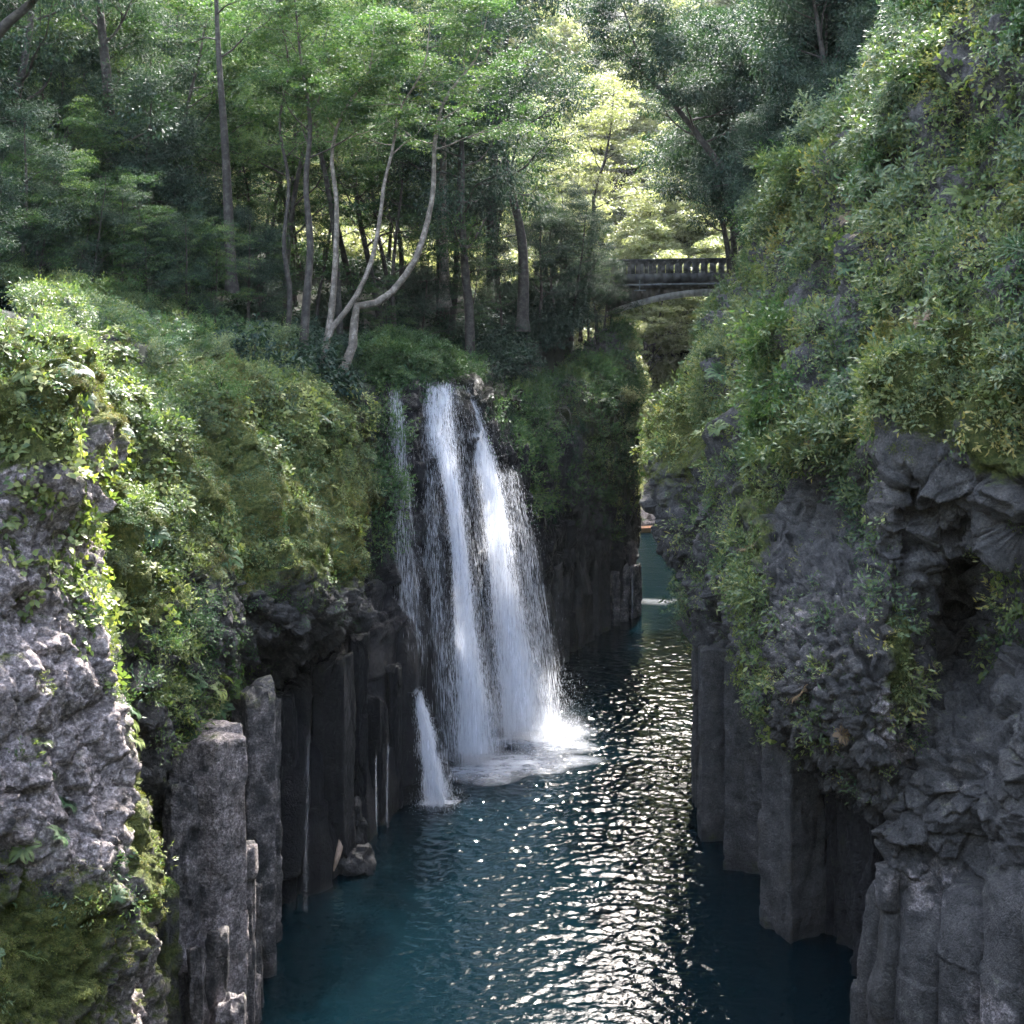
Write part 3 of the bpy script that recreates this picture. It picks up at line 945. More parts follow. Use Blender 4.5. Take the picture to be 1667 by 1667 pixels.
def tree_skeleton(r, H, r0, first=0.35, nl=14, spread=0.38, lean=0.0, up=0.35, path=None, sub=4):
    """returns wood MB and spray anchors (pos, dir)"""
    mb = MB()
    if path is None:
        path = limb_path(r, np.zeros(3), np.array([r.normal() * lean, r.normal() * lean, 1.0]), H, 10, 0.05, 0.05)
    path = crom(path, 22)
    rad = r0 * (1 - 0.85 * np.linspace(0, 1, 22) ** 0.9)
    rad[0] *= 1.35
    mb.tube(path, rad, 9)
    anc = []
    for k in range(nl):
        t = first + (1 - first) * (k + r.uniform(0, 1)) / nl
        f = t * 21
        i = min(int(f), 20)
        p = path[i] + (path[i + 1] - path[i]) * (f - i)
        a = k * 2.4 + r.uniform(-0.6, 0.6)
        d = np.array([math.cos(a), math.sin(a), up + r.uniform(-0.2, 0.4)])
        L = H * spread * (1.05 - 0.6 * (t - first) / (1 - first + 1e-6)) * r.uniform(0.75, 1.15)
        lp = limb_path(r, p, d, L, 6, 0.16, 0.02)
        lp = crom(lp, 12)
        rr = rad[i] * 0.42
        mb.tube(lp, rr * (1 - 0.85 * np.linspace(0, 1, 12)), 5)
        anc.append((lp[-1], lp[-1] - lp[-2]))
        for m in range(sub):
            ii = r.integers(4, 11)
            q = lp[ii]
            dd = (lp[ii] - lp[ii - 1]) / (np.linalg.norm(lp[ii] - lp[ii - 1]) + 1e-9)
            dd = dd + r.normal(size=3) * np.array([0.8, 0.8, 0.4])
            sp = limb_path(r, q, dd, L * r.uniform(0.3, 0.55), 4, 0.2, 0.03)
            mb.tube(sp, rr * 0.38 * (1 - 0.8 * np.linspace(0, 1, 5)), 4)
            anc.append((sp[-1], sp[-1] - sp[-2]))
            anc.append((sp[2], sp[2] - sp[1]))
    return mb, anc


def crown_maple(r, anc, n=220, R=1.0, L=0.13, W=0.085):
    mb = MB()
    for (p, d) in anc:
        k = int(n * r.uniform(0.6, 1.3))
        rr = R * r.uniform(0.6, 1.25) * np.sqrt(r.uniform(0, 1, k))
        th = r.uniform(0, 6.28, k)
        el = r.uniform(0.6, 1.0)
        phi = r.uniform(0, 6.28)
        x, y = rr * np.cos(th), rr * np.sin(th) * el
        x, y = x * math.cos(phi) - y * math.sin(phi), x * math.sin(phi) + y * math.cos(phi)
        tx, ty = r.normal(size=2) * 0.15
        z = r.normal(size=k) * 0.07 - 0.16 * rr ** 2 / R + x * tx + y * ty
        c = p + np.stack([x, y, z], -1)
        ax = np.stack([np.cos(th), np.sin(th), -0.35 + r.normal(size=k) * 0.25], -1) + rdir(r, k) * 0.6
        nr = np.array([0, 0, 1.0]) + rdir(r, k) * 0.55
        t = np.clip(0.45 + r.normal() * 0.13 + r.normal(size=k) * 0.16, 0, 1)
        mb.add(*leaf_quads(c, ax, nr, L * r.uniform(0.7, 1.3, k), W * r.uniform(0.8, 1.2, k), t))
    return mb


def crown_ever(r, anc, n=200, R=0.8, L=0.17, W=0.065):
    mb = MB()
    for (p, d) in anc:
        k = int(n * r.uniform(0.6, 1.3))
        u = rdir(r, k)
        rad = R * r.uniform(0.65, 1.2) * r.uniform(0.15, 1, k) ** 0.45
        c = p + u * rad[:, None] * np.array([1.1, 1.1, 0.7])
        ax = u + np.array([0, 0, -0.45]) + rdir(r, k) * 0.6
        nr = u * 0.6 + np.array([0, 0, 0.9]) + rdir(r, k) * 0.5
        t = np.clip(0.45 + r.normal() * 0.12 + r.normal(size=k) * 0.15, 0, 1)
        mb.add(*leaf_quads(c, ax, nr, L * r.uniform(0.7, 1.3, k), W * r.uniform(0.8, 1.2, k), t))
    return mb


def crown_fine(r, anc, n=260, R=0.9, L=0.12, W=0.04):
    """feathery sprays hanging from each twig"""
    mb = MB()
    for (p, d) in anc:
        k = int(n * r.uniform(0.6, 1.3))
        ns = 9
        sd = d / (np.linalg.norm(d) + 1e-9) * 0.6 + rdir(r, ns) * np.array([1, 1, 0.5])
        sd /= np.linalg.norm(sd, axis=1)[:, None]
        s = r.integers(0, ns, k)
        t = r.uniform(0.05, 1, k)
        c = p + sd[s] * (t * R)[:, None] + np.array([0, 0, -0.35]) * (t ** 2 * R)[:, None] + r.normal(size=(k, 3)) * 0.05
        ax = sd[s] + rdir(r, k) * 0.9 + np.array([0, 0, -0.2])
        nr = np.array([0, 0, 1.0]) + rdir(r, k) * 0.6
        tt = np.clip(0.48 + r.normal() * 0.13 + r.normal(size=k) * 0.15, 0, 1)
        mb.add(*leaf_quads(c, ax, nr, L * r.uniform(0.7, 1.3, k), W * r.uniform(0.8, 1.2, k), tt))
    return mb


def make_tree(name, seed, H, r0, kind, leafmat, bark, label, group, first=0.35, nl=14, spread=0.38, lean=0.0, path=None, loc=(0, 0, 0), sub=4, **kw):
    r = np.random.default_rng(seed)
    mb, anc = tree_skeleton(r, H, r0, first, nl, spread, lean, path=path, sub=sub)
    root = empty(name, loc)
    tag(root, label, 'tree', group)
    a = link('trunk', mb.data('trunk', bark, True), root)
    cr = dict(maple=crown_maple, ever=crown_ever, fine=crown_fine)[kind](r, anc, **kw)
    b = link('crown', cr.data('crown', leafmat), root)
    KIDS[root.name] = [a, b]
    return root


# ---- prototypes, each placed as its first tree
GL = {
    'maple': ('airy green maple among the trees of the left forest above the falls', 'maples of the left forest'),
    'ever': ('dark broadleaved evergreen among the trees of the left forest', 'evergreens of the left forest'),
    'slim': ('slim dark trunk with a sparse high crown in the left forest', 'slim trees of the left forest'),
    'right': ('dark evergreen tree on the bank above the right cliff', 'evergreens on the right bank'),
    'lime': ('sunlit lime green tree on the far slope behind the forest and bridge', 'sunlit trees of the far slope'),
}
protos = {
    'maple': [make_tree('maple_tree', 101 + k, 13 + k, 0.17, 'maple', M_MAPLE, M_BARK, *GL['maple'], first=0.3, nl=15, spread=0.40, lean=0.12, n=150, R=1.15) for k in range(3)],
    'ever': [make_tree('evergreen_tree', 111 + k, 14 + k, 0.26, 'ever', M_EVER, M_BARK, *GL['ever'], first=0.28, nl=16, spread=0.30, lean=0.06, n=170, R=0.95) for k in range(3)],
    'slim': [make_tree('slim_tree', 121 + k, 17, 0.15, 'fine', M_MAPLE, M_BARK, *GL['slim'], first=0.55, nl=10, spread=0.22, lean=0.08, n=170, R=0.9) for k in range(2)],
    'right': [make_tree('evergreen_tree', 131 + k, 13, 0.22, 'ever', M_EVER, M_BARK, *GL['right'], first=0.2, nl=17, spread=0.32, lean=0.15, n=180, R=0.95, L=0.2, W=0.075) for k in range(3)],
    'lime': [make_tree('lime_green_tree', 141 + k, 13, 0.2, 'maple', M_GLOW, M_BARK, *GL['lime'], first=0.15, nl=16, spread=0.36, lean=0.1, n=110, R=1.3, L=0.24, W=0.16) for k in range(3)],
}
used = {k: 0 for k in protos}


def put_tree(kind, x, y, sc, z=None, rz=None, tilt=(0, 0)):
    z = float(ground(np.array([x]), np.array([y]))[0]) - 0.15 if z is None else z
    rz = random.uniform(0, 6.28) if rz is None else rz
    u = used[kind]
    used[kind] += 1
    pr = protos[kind][u % len(protos[kind])]
    if u < len(protos[kind]):
        pr.location = (x, y, z); pr.rotation_euler = (tilt[0], tilt[1], rz); pr.scale = (sc,) * 3
        return pr
    return copy_tree(pr, (x, y, z), (tilt[0], tilt[1], rz), sc)


def px2x(px, d):
    return (px - CX) * d / F


# left forest
rs = np.random.default_rng(5)
spots = []


def try_spot(x, y, md):
    for (a, b) in spots:
        if (a - x) ** 2 + (b - y) ** 2 < md * md:
            return False
    spots.append((x, y))
    return True


cnt = 0
while cnt < 78:
    y = rs.uniform(58, 106)
    px = rs.uniform(-280, 990)
    x = px2x(px, y)
    el = np.interp(y, EL[:, 0], EL[:, 1])
    if x > el - 1.5 or not try_spot(x, y, 3.0):
        continue
    if 380 < px < 700 and y < 66 or px > 840 and y > 74:
        continue
    if px < 330:
        kind = rs.choice(['ever', 'maple', 'slim'], p=[0.5, 0.35, 0.15])
    elif px < 700:
        kind = rs.choice(['ever', 'maple', 'slim'], p=[0.15, 0.55, 0.30])
    else:
        kind = rs.choice(['ever', 'maple', 'slim'], p=[0.4, 0.4, 0.2])
    put_tree(kind, x, y, rs.uniform(0.85, 1.45))
    cnt += 1
# low trees of the near left ledge
for (px, d, k, sc) in [(-60, 46, 'ever', 0.5), (40, 52, 'ever', 0.6), (120, 56, 'maple', 0.6), (200, 58, 'ever', 0.62), (290, 60, 'maple', 0.6), (10, 58, 'ever', 0.9), (90, 62, 'ever', 0.8), (250, 64, 'ever', 0.8),
                       (340, 63, 'ever', 0.5), (420, 66, 'ever', 0.45), (680, 74, 'ever', 0.45), (760, 76, 'maple', 0.5), (820, 80, 'ever', 0.5), (880, 84, 'ever', 0.6), (930, 88, 'ever', 0.6), (640, 70, 'maple', 0.4), (900, 92, 'maple', 0.6), (800, 85, 'ever', 1.9), (720, 82, 'ever', 1.9), (945, 94, 'ever', 0.6), (968, 95, 'maple', 0.45), (982, 95.5, 'ever', 0.42), (905, 86, 'ever', 0.5), (925, 92, 'ever', 0.62), (890, 88, 'maple', 0.6), (958, 92.5, 'ever', 0.4), (992, 97, 'ever', 0.4), (972, 96.5, 'ever', 0.45),
                       (-20, 50, 'maple', 0.5), (60, 51, 'ever', 0.42), (130, 52, 'maple', 0.5), (190, 53, 'ever', 0.45), (250, 54, 'maple', 0.5), (310, 55, 'ever', 0.42), (360, 57, 'maple', 0.5), (100, 57, 'maple', 0.7), (230, 60, 'maple', 0.75), (400, 62, 'ever', 0.5), (30, 55, 'maple', 0.7), (440, 66, 'maple', 0.5)]:
    zg = float(ground(np.array([px2x(px, d)]), np.array([float(d)]))[0]) - 0.15
    put_tree(k, px2x(px, d), d, sc, z=max(zg, 20.2) if px > 880 else zg)
# right bank evergreens (px, d, scale)
for (px, d, s) in [(1215, 66, 0.75), (1250, 62, 0.9), (1300, 60, 1.0), (1210, 72, 1.1), (1380, 58, 1.05), (1290, 72, 1.2), (1440, 60, 1.1), (1180, 88, 1.1),
                   (1360, 70, 1.3), (1250, 84, 1.3), (1480, 66, 1.3), (1560, 58, 1.2), (1420, 76, 1.4), (1320, 88, 1.4), (1650, 56, 1.2), (1225, 60, 0.5), (1250, 57, 0.5), (1285, 54.5, 0.5), (1330, 53, 0.55),
                    (1400, 64, 0.8), (1330, 64, 0.8), (1240, 68, 0.9), (1460, 54, 0.7), (1200, 100, 1.5), (1205, 110, 1.75), (1210, 120, 1.95), (1300, 104, 1.6), (1420, 96, 1.6)]:
    put_tree('right', max(px2x(px, d), float(np.interp(d, ER[:, 0], ER[:, 1])) + 1.0), d, s)
# far slope
n_far = 0
while n_far < 260:
    y = rs.uniform(112, 250)
    px = rs.uniform(-150, 1500) if n_far % 2 else rs.uniform(500, 1250)
    if n_far > 215:
        y, px = rs.uniform(190, 270), rs.uniform(780, 1250)
    x = px2x(px, y)
    el = np.interp(y, EL[:, 0], EL[:, 1]); er = np.interp(y, ER[:, 0], ER[:, 1])
    if y < 158 and el - 4 < x < er + 5:
        continue
    if y < 150 and 250 < px < 950 and rs.random() < 0.8:
        continue
    if 960 < px < 1140 and y < 212 and rs.random() < 0.8:
        continue
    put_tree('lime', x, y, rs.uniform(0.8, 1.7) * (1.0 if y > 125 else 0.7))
    n_far += 1

# ---- hand-shaped trunks seen in the photograph: (path px,py), depth, base radius, bark, crown
def shaped(name, pts, d, r0, bark, kind, mat, label, seed, group=None, nl=9, first=0.5, spread=0.25, dd=0.0, **kw):
    W = np.array([P(x, y, d + dd * k) for k, (x, y) in enumerate(pts)])
    base = W[0].copy()
    H = np.linalg.norm(np.diff(W, axis=0), axis=1).sum()
    return make_tree(name, seed, H, r0, kind, mat, bark, label, group, first=first, nl=nl, spread=spread, path=W - base, loc=tuple(base), **kw)


mk = dict(n=130, R=1.0)
shaped('maple_tree', [(548, 625), (575, 560), (580, 500), (625, 488), (672, 430), (692, 375), (705, 310), (708, 230), (725, 160), (775, 95), (790, 40)], 56.5, 0.235, M_PALE, 'maple', M_MAPLE,
       'pale mottled trunk beside the falls that bows right in a deep elbow then rises', 201, first=0.62, nl=12, spread=0.22, dd=0.35, **mk)
shaped('maple_tree', [(520, 620), (535, 545), (575, 490), (603, 430), (618, 360), (625, 300), (640, 240), (650, 180), (690, 110), (700, 30)], 56.0, 0.16, M_PALE, 'maple', M_MAPLE,
       'pale thin trunk with a gentle S bend, just left of the bowed trunk', 202, first=0.6, nl=11, spread=0.22, dd=0.3, **mk)
shaped('maple_tree', [(520, 615), (538, 520), (546, 420), (548, 330), (540, 250), (560, 180), (600, 120), (610, 30)], 57.0, 0.19, M_PALE, 'maple', M_MAPLE,
       'straight grey-brown trunk forking high, left of the two bent pale trunks', 203, first=0.6, nl=12, spread=0.24, dd=0.2, **mk)
shaped('maple_tree', [(492, 600), (498, 500), (505, 400), (498, 300), (505, 200), (490, 100), (480, 0)], 57.5, 0.24, M_BARK, 'maple', M_MAPLE,
       'straight dark trunk rising from the cliff edge left of the pale trunks', 204, first=0.55, nl=12, spread=0.24, **mk)
shaped('maple_tree', [(465, 575), (472, 480), (462, 400), (470, 300), (455, 200), (470, 110), (450, 0)], 59.0, 0.15, M_BARK, 'fine', M_MAPLE,
       'thinnest dark trunk at the left end of the cliff-edge row of trunks', 205, first=0.5, nl=9, spread=0.2)
shaped('cedar_tree', [(180, 470), (182, 300), (176, 150), (165, 40), (155, -80), (150, -200)], 62, 0.48, M_BARK, 'ever', M_EVER,
       'thick dark trunk rising out of the frame at upper left', 206, first=0.55, nl=8, spread=0.22, n=150)
shaped('cedar_tree', [(378, 480), (372, 350), (366, 230), (358, 120), (352, 0), (350, -150)], 60, 0.30, M_BARK, 'ever', M_EVER,
       'straight dark trunk halfway between the thick upper left trunk and the pale trunks', 207, first=0.6, nl=8, spread=0.22, n=150)
shaped('cedar_tree', [(724, 500), (722, 400), (720, 320), (722, 240), (718, 120), (715, 0)], 76, 0.36, M_PALE, 'maple', M_MAPLE,
       'pale straight trunk standing behind the bowed trunk, ivy round its foot', 208, first=0.6, nl=9, spread=0.22, **mk)
shaped('cedar_tree', [(850, 540), (852, 450), (848, 380), (830, 300), (815, 220), (800, 120), (790, 0)], 80, 0.42, M_BARK, 'ever', M_EVER,
       'dark leaning trunk above the right edge of the falls', 209, first=0.45, nl=10, spread=0.24, n=150)
shaped('maple_tree', [(955, 470), (960, 420), (966, 350), (968, 310), (985, 260), (995, 200), (1000, 140)], 96, 0.24, M_BARK, 'maple', M_GLOW,
       'backlit yellow-green maple with thin dark forks left of the bridge', 210, first=0.35, nl=13, spread=0.3, n=110, R=1.3, L=0.16, W=0.1)
shaped('arching_tree', [(1230, 330), (1170, 265), (1125, 205), (1080, 150), (1045, 115), (1030, 60), (1010, 0)], 66, 0.26, M_BARK, 'ever', M_EVER,
       'dark trunk leaning out from the right bank over the gorge above the bridge', 211, first=0.3, nl=20, spread=0.36, n=220)
shaped('arching_tree', [(-60, 130), (0, 50), (45, 10), (90, -40), (140, -100)], 50, 0.32, M_BARK, 'ever', M_EVER,
       'mossy dark limb slanting across the upper left corner', 212, first=0.4, nl=9, spread=0.3, n=150)

# ------------------------------------------------------------------ plants on the rock
def sprig_tpl(r, n, R, L, W, shape):
    """plant template growing along +z"""
    if shape == 'feather':
        ns = 16
        sd = rdir(r, ns) * np.array([1, 1, 0.55]) + np.array([0, 0, 0.55])
        sd /= np.linalg.norm(sd, axis=1)[:, None]
        s = r.integers(0, ns, n); t = r.uniform(0.12, 1, n) ** 0.8
        c = sd[s] * (t * R)[:, None] + r.normal(size=(n, 3)) * 0.035 * R
        ax = sd[s] + rdir(r, n) * 0.9
        nr = np.array([0, 0, 1.0]) + rdir(r, n) * 0.6
        return leaf_quads(c, ax, nr, L * r.uniform(0.6, 1.3, n), W * r.uniform(0.7, 1.3, n), np.clip(0.35 + 0.3 * t + r.normal(size=n) * 0.14, 0, 1))
    if shape == 'broad':
        c = rdir(r, n) * (r.uniform(0.2, 1, n) ** 0.5 * R)[:, None] * np.array([1, 1, 0.35])
        c[:, 2] = np.abs(c[:, 2])
        ax = rdir(r, n) * np.array([1, 1, 0.3]) + c / R * 0.7
        nr = np.array([0, 0, 1.0]) + rdir(r, n) * 0.45
        return leaf_quads(c, ax, nr, L * r.uniform(0.6, 1.25, n), W * r.uniform(0.7, 1.2, n), np.clip(0.5 + r.normal(size=n) * 0.2, 0, 1))
    if shape == 'fern':
        mb = MB()
        nf = n
        for k in range(nf):
            a = k * 6.28 / nf + r.uniform(-0.3, 0.3)
            h = np.array([math.cos(a), math.sin(a), 0])
            t = np.linspace(0.08, 1, 18)
            ln = R * r.uniform(0.75, 1.15)
            c = h * (t * ln * 0.85)[:, None] + np.array([0, 0, 1]) * (ln * (0.75 * t - 0.75 * t ** 2.2))[:, None]
            sd = np.cross(h, [0, 0, 1.0])
            w = ln * 0.26 * np.sin(np.pi * np.clip(0.12 + 0.88 * t, 0, 1)) ** 0.8 + 0.02
            for sg in (-1, 1):
                ax = sd * sg + h * 0.45 + np.array([0, 0, -0.2])
                mb.add(*leaf_quads(c, np.broadcast_to(ax, c.shape), np.broadcast_to(np.array([0, 0, 1.0]) + h * 0.2, c.shape) + r.normal(size=c.shape) * 0.1,
                                   w, ln * 0.055, np.clip(0.45 + r.normal() * 0.12 + 0.1 * t, 0, 1)))
        return np.concatenate(mb.V), np.concatenate(mb.Q), np.concatenate(mb.T)
    if shape == 'hang':
        ns = 7
        th = r.uniform(0, 6.28, ns)
        s = r.integers(0, ns, n); t = r.uniform(0, 1, n)
        c = np.stack([np.cos(th[s]) * 0.3 * R * t ** 0.6, np.sin(th[s]) * 0.3 * R * t ** 0.6, -R * t * 1.0 + 0.15 * R], -1) + r.normal(size=(n, 3)) * 0.05 * R
        ax = np.array([0, 0, -1.0]) + rdir(r, n) * 0.9
        nr = np.stack([np.cos(th[s]), np.sin(th[s]), np.full(n, 0.4)], -1) + rdir(r, n) * 0.5
        return leaf_quads(c, ax, nr, L * r.uniform(0.6, 1.3, n), W * r.uniform(0.7, 1.3, n), np.clip(0.5 + r.normal(size=n) * 0.18, 0, 1))


def frames(nrm, grow, r):
    z = grow / (np.linalg.norm(grow, axis=1)[:, None] + 1e-9)
    a = np.cross(z, rdir(r, len(z)))
    a /= np.linalg.norm(a, axis=1)[:, None] + 1e-9
    b = np.cross(z, a)
    return np.stack([a, b, z], -1)          # columns


def sample(key, densf, n, r):
    p = PATCH[key]
    w = p['A'] * np.clip(densf(p['px'], p['py'], p), 0, None)
    w = w / w.sum()
    i = r.choice(len(w), size=n, p=w)
    return p['V'][i], p['N'][i], i


def cover(name, key, densf, n, tpls, mat, label, seed, up=0.45, sc=(0.6, 1.4), hang=False, cat='ground cover'):
    r = np.random.default_rng(seed)
    pos, nr, idx = sample(key, densf, n, r)
    gz = np.zeros_like(nr); gz[:, 2] = 1
    grow = nr * 0.8 + gz * up if not hang else gz + nr * 0.15
    grow = grow + rdir(r, n) * 0.3
    Fm = frames(nr, grow, r)
    s = r.uniform(*sc, n)
    pt = r.normal(size=n) * 0.14 + fbm(pos * 0.45, 3, seed) * 0.5
    mb = MB()
    which = r.integers(0, len(tpls), n)
    for k, (V, Q, T) in enumerate(tpls):
        m = np.nonzero(which == k)[0]
        if not len(m): continue
        X = np.einsum('nij,vj->nvi', Fm[m], V) * s[m][:, None, None] + pos[m][:, None, :] + nr[m][:, None, :] * (0.12 if hang else 0.0)
        q = (np.arange(len(m)) * len(V))[:, None, None] + Q[None]
        t = np.clip(T[None, :] + pt[m][:, None], 0, 1)
        mb.add(X.reshape(-1, 3), q.reshape(-1, 4), t.ravel())
    o = link(name, mb.data(name, mat))
    tag(o, label, cat, kind='stuff')
    return o


def noisy(px, py, s=60.0, seed=0, lo=-0.1, hi=0.25):
    return smooth(lo, hi, fbm(np.stack([px / s, py / s, px * 0], -1), 3, seed))


rt = np.random.default_rng(77)
T_FEATH = [sprig_tpl(rt, 95, 0.6, 0.135, 0.045, 'feather') for k in range(4)]
T_BROAD = [sprig_tpl(rt, 22, 0.36, 0.19, 0.115, 'broad') for k in range(4)]
T_IVY = [sprig_tpl(rt, 40, 0.35, 0.085, 0.05, 'broad') for k in range(4)]
T_FERN = [sprig_tpl(rt, 6, 0.6, 0, 0, 'fern') for k in range(3)]
T_HANG = [sprig_tpl(rt, 70, 0.8, 0.11, 0.05, 'hang') for k in range(4)]
T_MOSS = [sprig_tpl(rt, 40, 0.16, 0.05, 0.025, 'broad') for k in range(3)]


def vegline(pts):
    a = np.array(pts, float)
    return lambda px: np.interp(px, a[:, 0], a[:, 1])


VR = vegline([(1050, 740), (1110, 745), (1150, 700), (1190, 760), (1230, 830), (1280, 800), (1340, 745), (1400, 770), (1440, 740), (1480, 690), (1560, 715), (1680, 735), (2000, 700)])


def dens_R(px, py, p):
    a = smooth(20, -40, py - VR(px))
    strips = blob(px, py, [(1225, 880, 30, 170, 0.9), (1180, 800, 25, 120, .7), (1400, 840, 35, 80, .5), (1240, 1080, 22, 110, .3), (1330, 1120, 110, 140, .1), (1440, 900, 30, 120, .2), (1460, 1060, 30, 140, .25), (1645, 1000, 30, 140, .5), (1130, 950, 25, 140, .2)])
    cave = blob(px, py, [(1640, 80, 30, 60, 1.0), (1590, 620, 90, 70, 0.85), (1630, 800, 40, 80, .8)])
    return np.maximum(a, strips) * (1 - 0.8 * cave)


cover('cliff_shrubbery', 'right_main', lambda px, py, p: dens_R(px, py, p) * (0.22 + noisy(px, py, 70, 1, -0.05, 0.2)), 5600, T_FEATH, M_SHRUB,
      'dense feathery green undergrowth covering the upper right cliff', 301, sc=(0.5, 1.7), up=0.3)
cover('hanging_creepers', 'right_main', lambda px, py, p: dens_R(px, py, p) * (0.1 + noisy(px, py, 70, 2)) + blob(px, py, [(1225, 860, 30, 190, 1.2)]), 1700, T_HANG, M_BROAD,
      'yellow-green creepers trailing down the face of the right cliff', 302, hang=True)
cover('leafy_creepers', 'right_main', lambda px, py, p: dens_R(px, py, p) * (0.05 + noisy(px, py, 50, 3)) + blob(px, py, [(1600, 250, 120, 200, .6)]), 2200, T_BROAD, M_BROAD,
      'broad-leaved green creepers among the shrubs of the right cliff', 303)
cover('clinging_leaves', 'right_main', lambda px, py, p: blob(px, py, [(1330, 1050, 150, 200, .6), (1470, 1100, 60, 200, .6), (1160, 900, 60, 180, .6), (1640, 1050, 60, 180, .6)]), 650, T_IVY, M_SHRUB,
      'small clinging plants dotted over the knobbly right cliff face', 304, sc=(0.4, 1.0))
cover('moss', 'right_main', lambda px, py, p: blob(px, py, [(1560, 630, 140, 90, 1.0), (1110, 680, 70, 110, 0.8)]), 6000, T_MOSS, M_MOSS,
      'bright green cushion moss on the overhang of the right cliff', 305, sc=(0.6, 1.3), cat='moss')


def dens_L2(px, py, p):
    a = blob(px, py, [(150, 560, 260, 130, 1.0), (330, 640, 150, 70, .9), (210, 800, 120, 200, .55), (240, 1000, 90, 150, .5), (300, 960, 70, 120, .4), (540, 700, 80, 60, .8), (470, 670, 80, 50, .7), (500, 850, 110, 110, .14), (270, 1140, 80, 60, .8), (330, 1190, 50, 40, .5), (590, 800, 30, 150, .3)])
    return a


cover('cliff_undergrowth', 'left_dome', lambda px, py, p: dens_L2(px, py, p) * (0.15 + noisy(px, py, 70, 11)), 2000, T_FEATH, M_SHRUB,
      'feathery green undergrowth covering the left cliff and its ledge', 311, sc=(0.35, 1.05), up=0.4)
cover('leafy_creepers', 'left_dome', lambda px, py, p: dens_L2(px, py, p) * (0.1 + noisy(px, py, 45, 12)) + blob(px, py, [(480, 680, 60, 60, 1), (210, 700, 70, 120, 1.2)]), 2100, T_BROAD, M_BROAD,
      'broad yellow-green leaves clinging to the left cliff', 312, sc=(0.5, 1.2))
cover('moss', 'left_dome', lambda px, py, p: p['moss'] ** 2 * (0.2 + noisy(px, py, 40, 13)), 9000, T_MOSS, M_MOSS,
      'olive cushion moss in ribs across the domed left cliff', 313, sc=(0.5, 1.2), cat='moss')
cover('clinging_leaves', 'left_dome', lambda px, py, p: blob(px, py, [(450, 820, 180, 170, .8), (300, 1080, 120, 150, .8)]), 1500, T_IVY, M_FERN,
      'small green plants scattered over the domed left cliff', 314, sc=(0.4, 1.0))
cover('leafy_creepers', 'near_bluff', lambda px, py, p: blob(px, py, [(70, 720, 120, 110, 1.0), (100, 610, 120, 60, 1.0), (150, 900, 40, 200, .8), (60, 950, 80, 60, .4)]) * (0.1 + noisy(px, py, 50, 21)), 1100, T_BROAD, M_BROAD,
      'pale broad leaves hanging over the near left bluff', 321, sc=(0.5, 1.1))
cover('bluff_undergrowth', 'near_bluff', lambda px, py, p: blob(px, py, [(40, 570, 200, 60, 1.0), (20, 660, 110, 60, .6), (60, 1580, 150, 120, .25), (160, 1430, 60, 60, .5), (30, 1200, 60, 60, .2), (190, 1000, 30, 200, .6)]) * (0.1 + noisy(px, py, 50, 22)), 700, T_FEATH, M_SHRUB,
      'feathery plants along the top of the near left bluff', 322, sc=(0.4, 0.9))
cover('moss', 'near_bluff', lambda px, py, p: p['moss'] ** 3, 9000, T_MOSS, M_MOSS,
      'olive moss over the foot of the near left bluff', 323, sc=(0.4, 0.9), cat='moss')


def dens_F(px, py, p):
    return blob(px, py, [(910, 640, 120, 90, 1.0), (1000, 640, 50, 140, 1.1), (985, 740, 50, 70, .8), (870, 720, 70, 60, .6), (620, 760, 30, 160, .8), (670, 600, 60, 40, 1.2), (740, 600, 50, 25, 1.2), (600, 640, 50, 60, 1), (1020, 560, 50, 80, 1.0), (930, 760, 50, 60, .45), (985, 800, 40, 60, .4), (880, 800, 30, 60, .3)])


cover('fall_undergrowth', 'fall_wall', lambda px, py, p: dens_F(px, py, p) * (0.2 + noisy(px, py, 40, 31)), 2600, T_FEATH, M_FERN,
      'lush green plants over the lip and far side of the waterfall', 331, sc=(0.8, 1.8), up=0.3)
cover('hanging_leaves', 'fall_wall', lambda px, py, p: dens_F(px, py, p) * (0.2 + noisy(px, py, 40, 32)), 1400, T_HANG, M_EVER,
      'dark leaves hanging down the wall right of the waterfall', 332, hang=True, sc=(0.8, 1.7))
cover('bright_creepers', 'fall_wall', lambda px, py, p: blob(px, py, [(1010, 700, 30, 130, 1.0), (990, 740, 25, 60, .5), (1020, 580, 30, 60, .6)]), 700, T_HANG, M_GLOW,
      'sunlit yellow-green creepers on the far corner of the left wall', 333, hang=True, sc=(0.8, 1.6))

# ---- shrubs one can tell apart: objects copied over the cliffs and the forest floor
def make_shrub(name, seed, mat, label, group, n=14, per=90, R=0.45, L=0.11, W=0.035, kind='fine', H=1.0):
    r = np.random.default_rng(seed)
    wood, anc = MB(), []
    for k in range(n):
        a = r.uniform(0, 6.28)
        d = np.array([math.cos(a), math.sin(a), r.uniform(0.3, 1.6)])
        p = limb_path(r, np.array([0, 0, -0.15]), d, H * r.uniform(0.6, 1.15), 5, 0.2, -0.02)
        wood.tube(p, 0.018 * (1 - 0.8 * np.linspace(0, 1, 6)), 4)
        anc += [(p[-1], p[-1] - p[-2]), (p[3], p[3] - p[2])]
    root = empty(name, (0, 0, 0))
    tag(root, label, 'shrub', group)
    a = link('stem', wood.data('stem', M_BARK, True), root)
    cr = dict(maple=crown_maple, ever=crown_ever, fine=crown_fine)[kind](r, anc, n=per, R=R, L=L, W=W)
    b = link('foliage', cr.data('foliage', mat), root)
    KIDS[root.name] = [a, b]
    return root


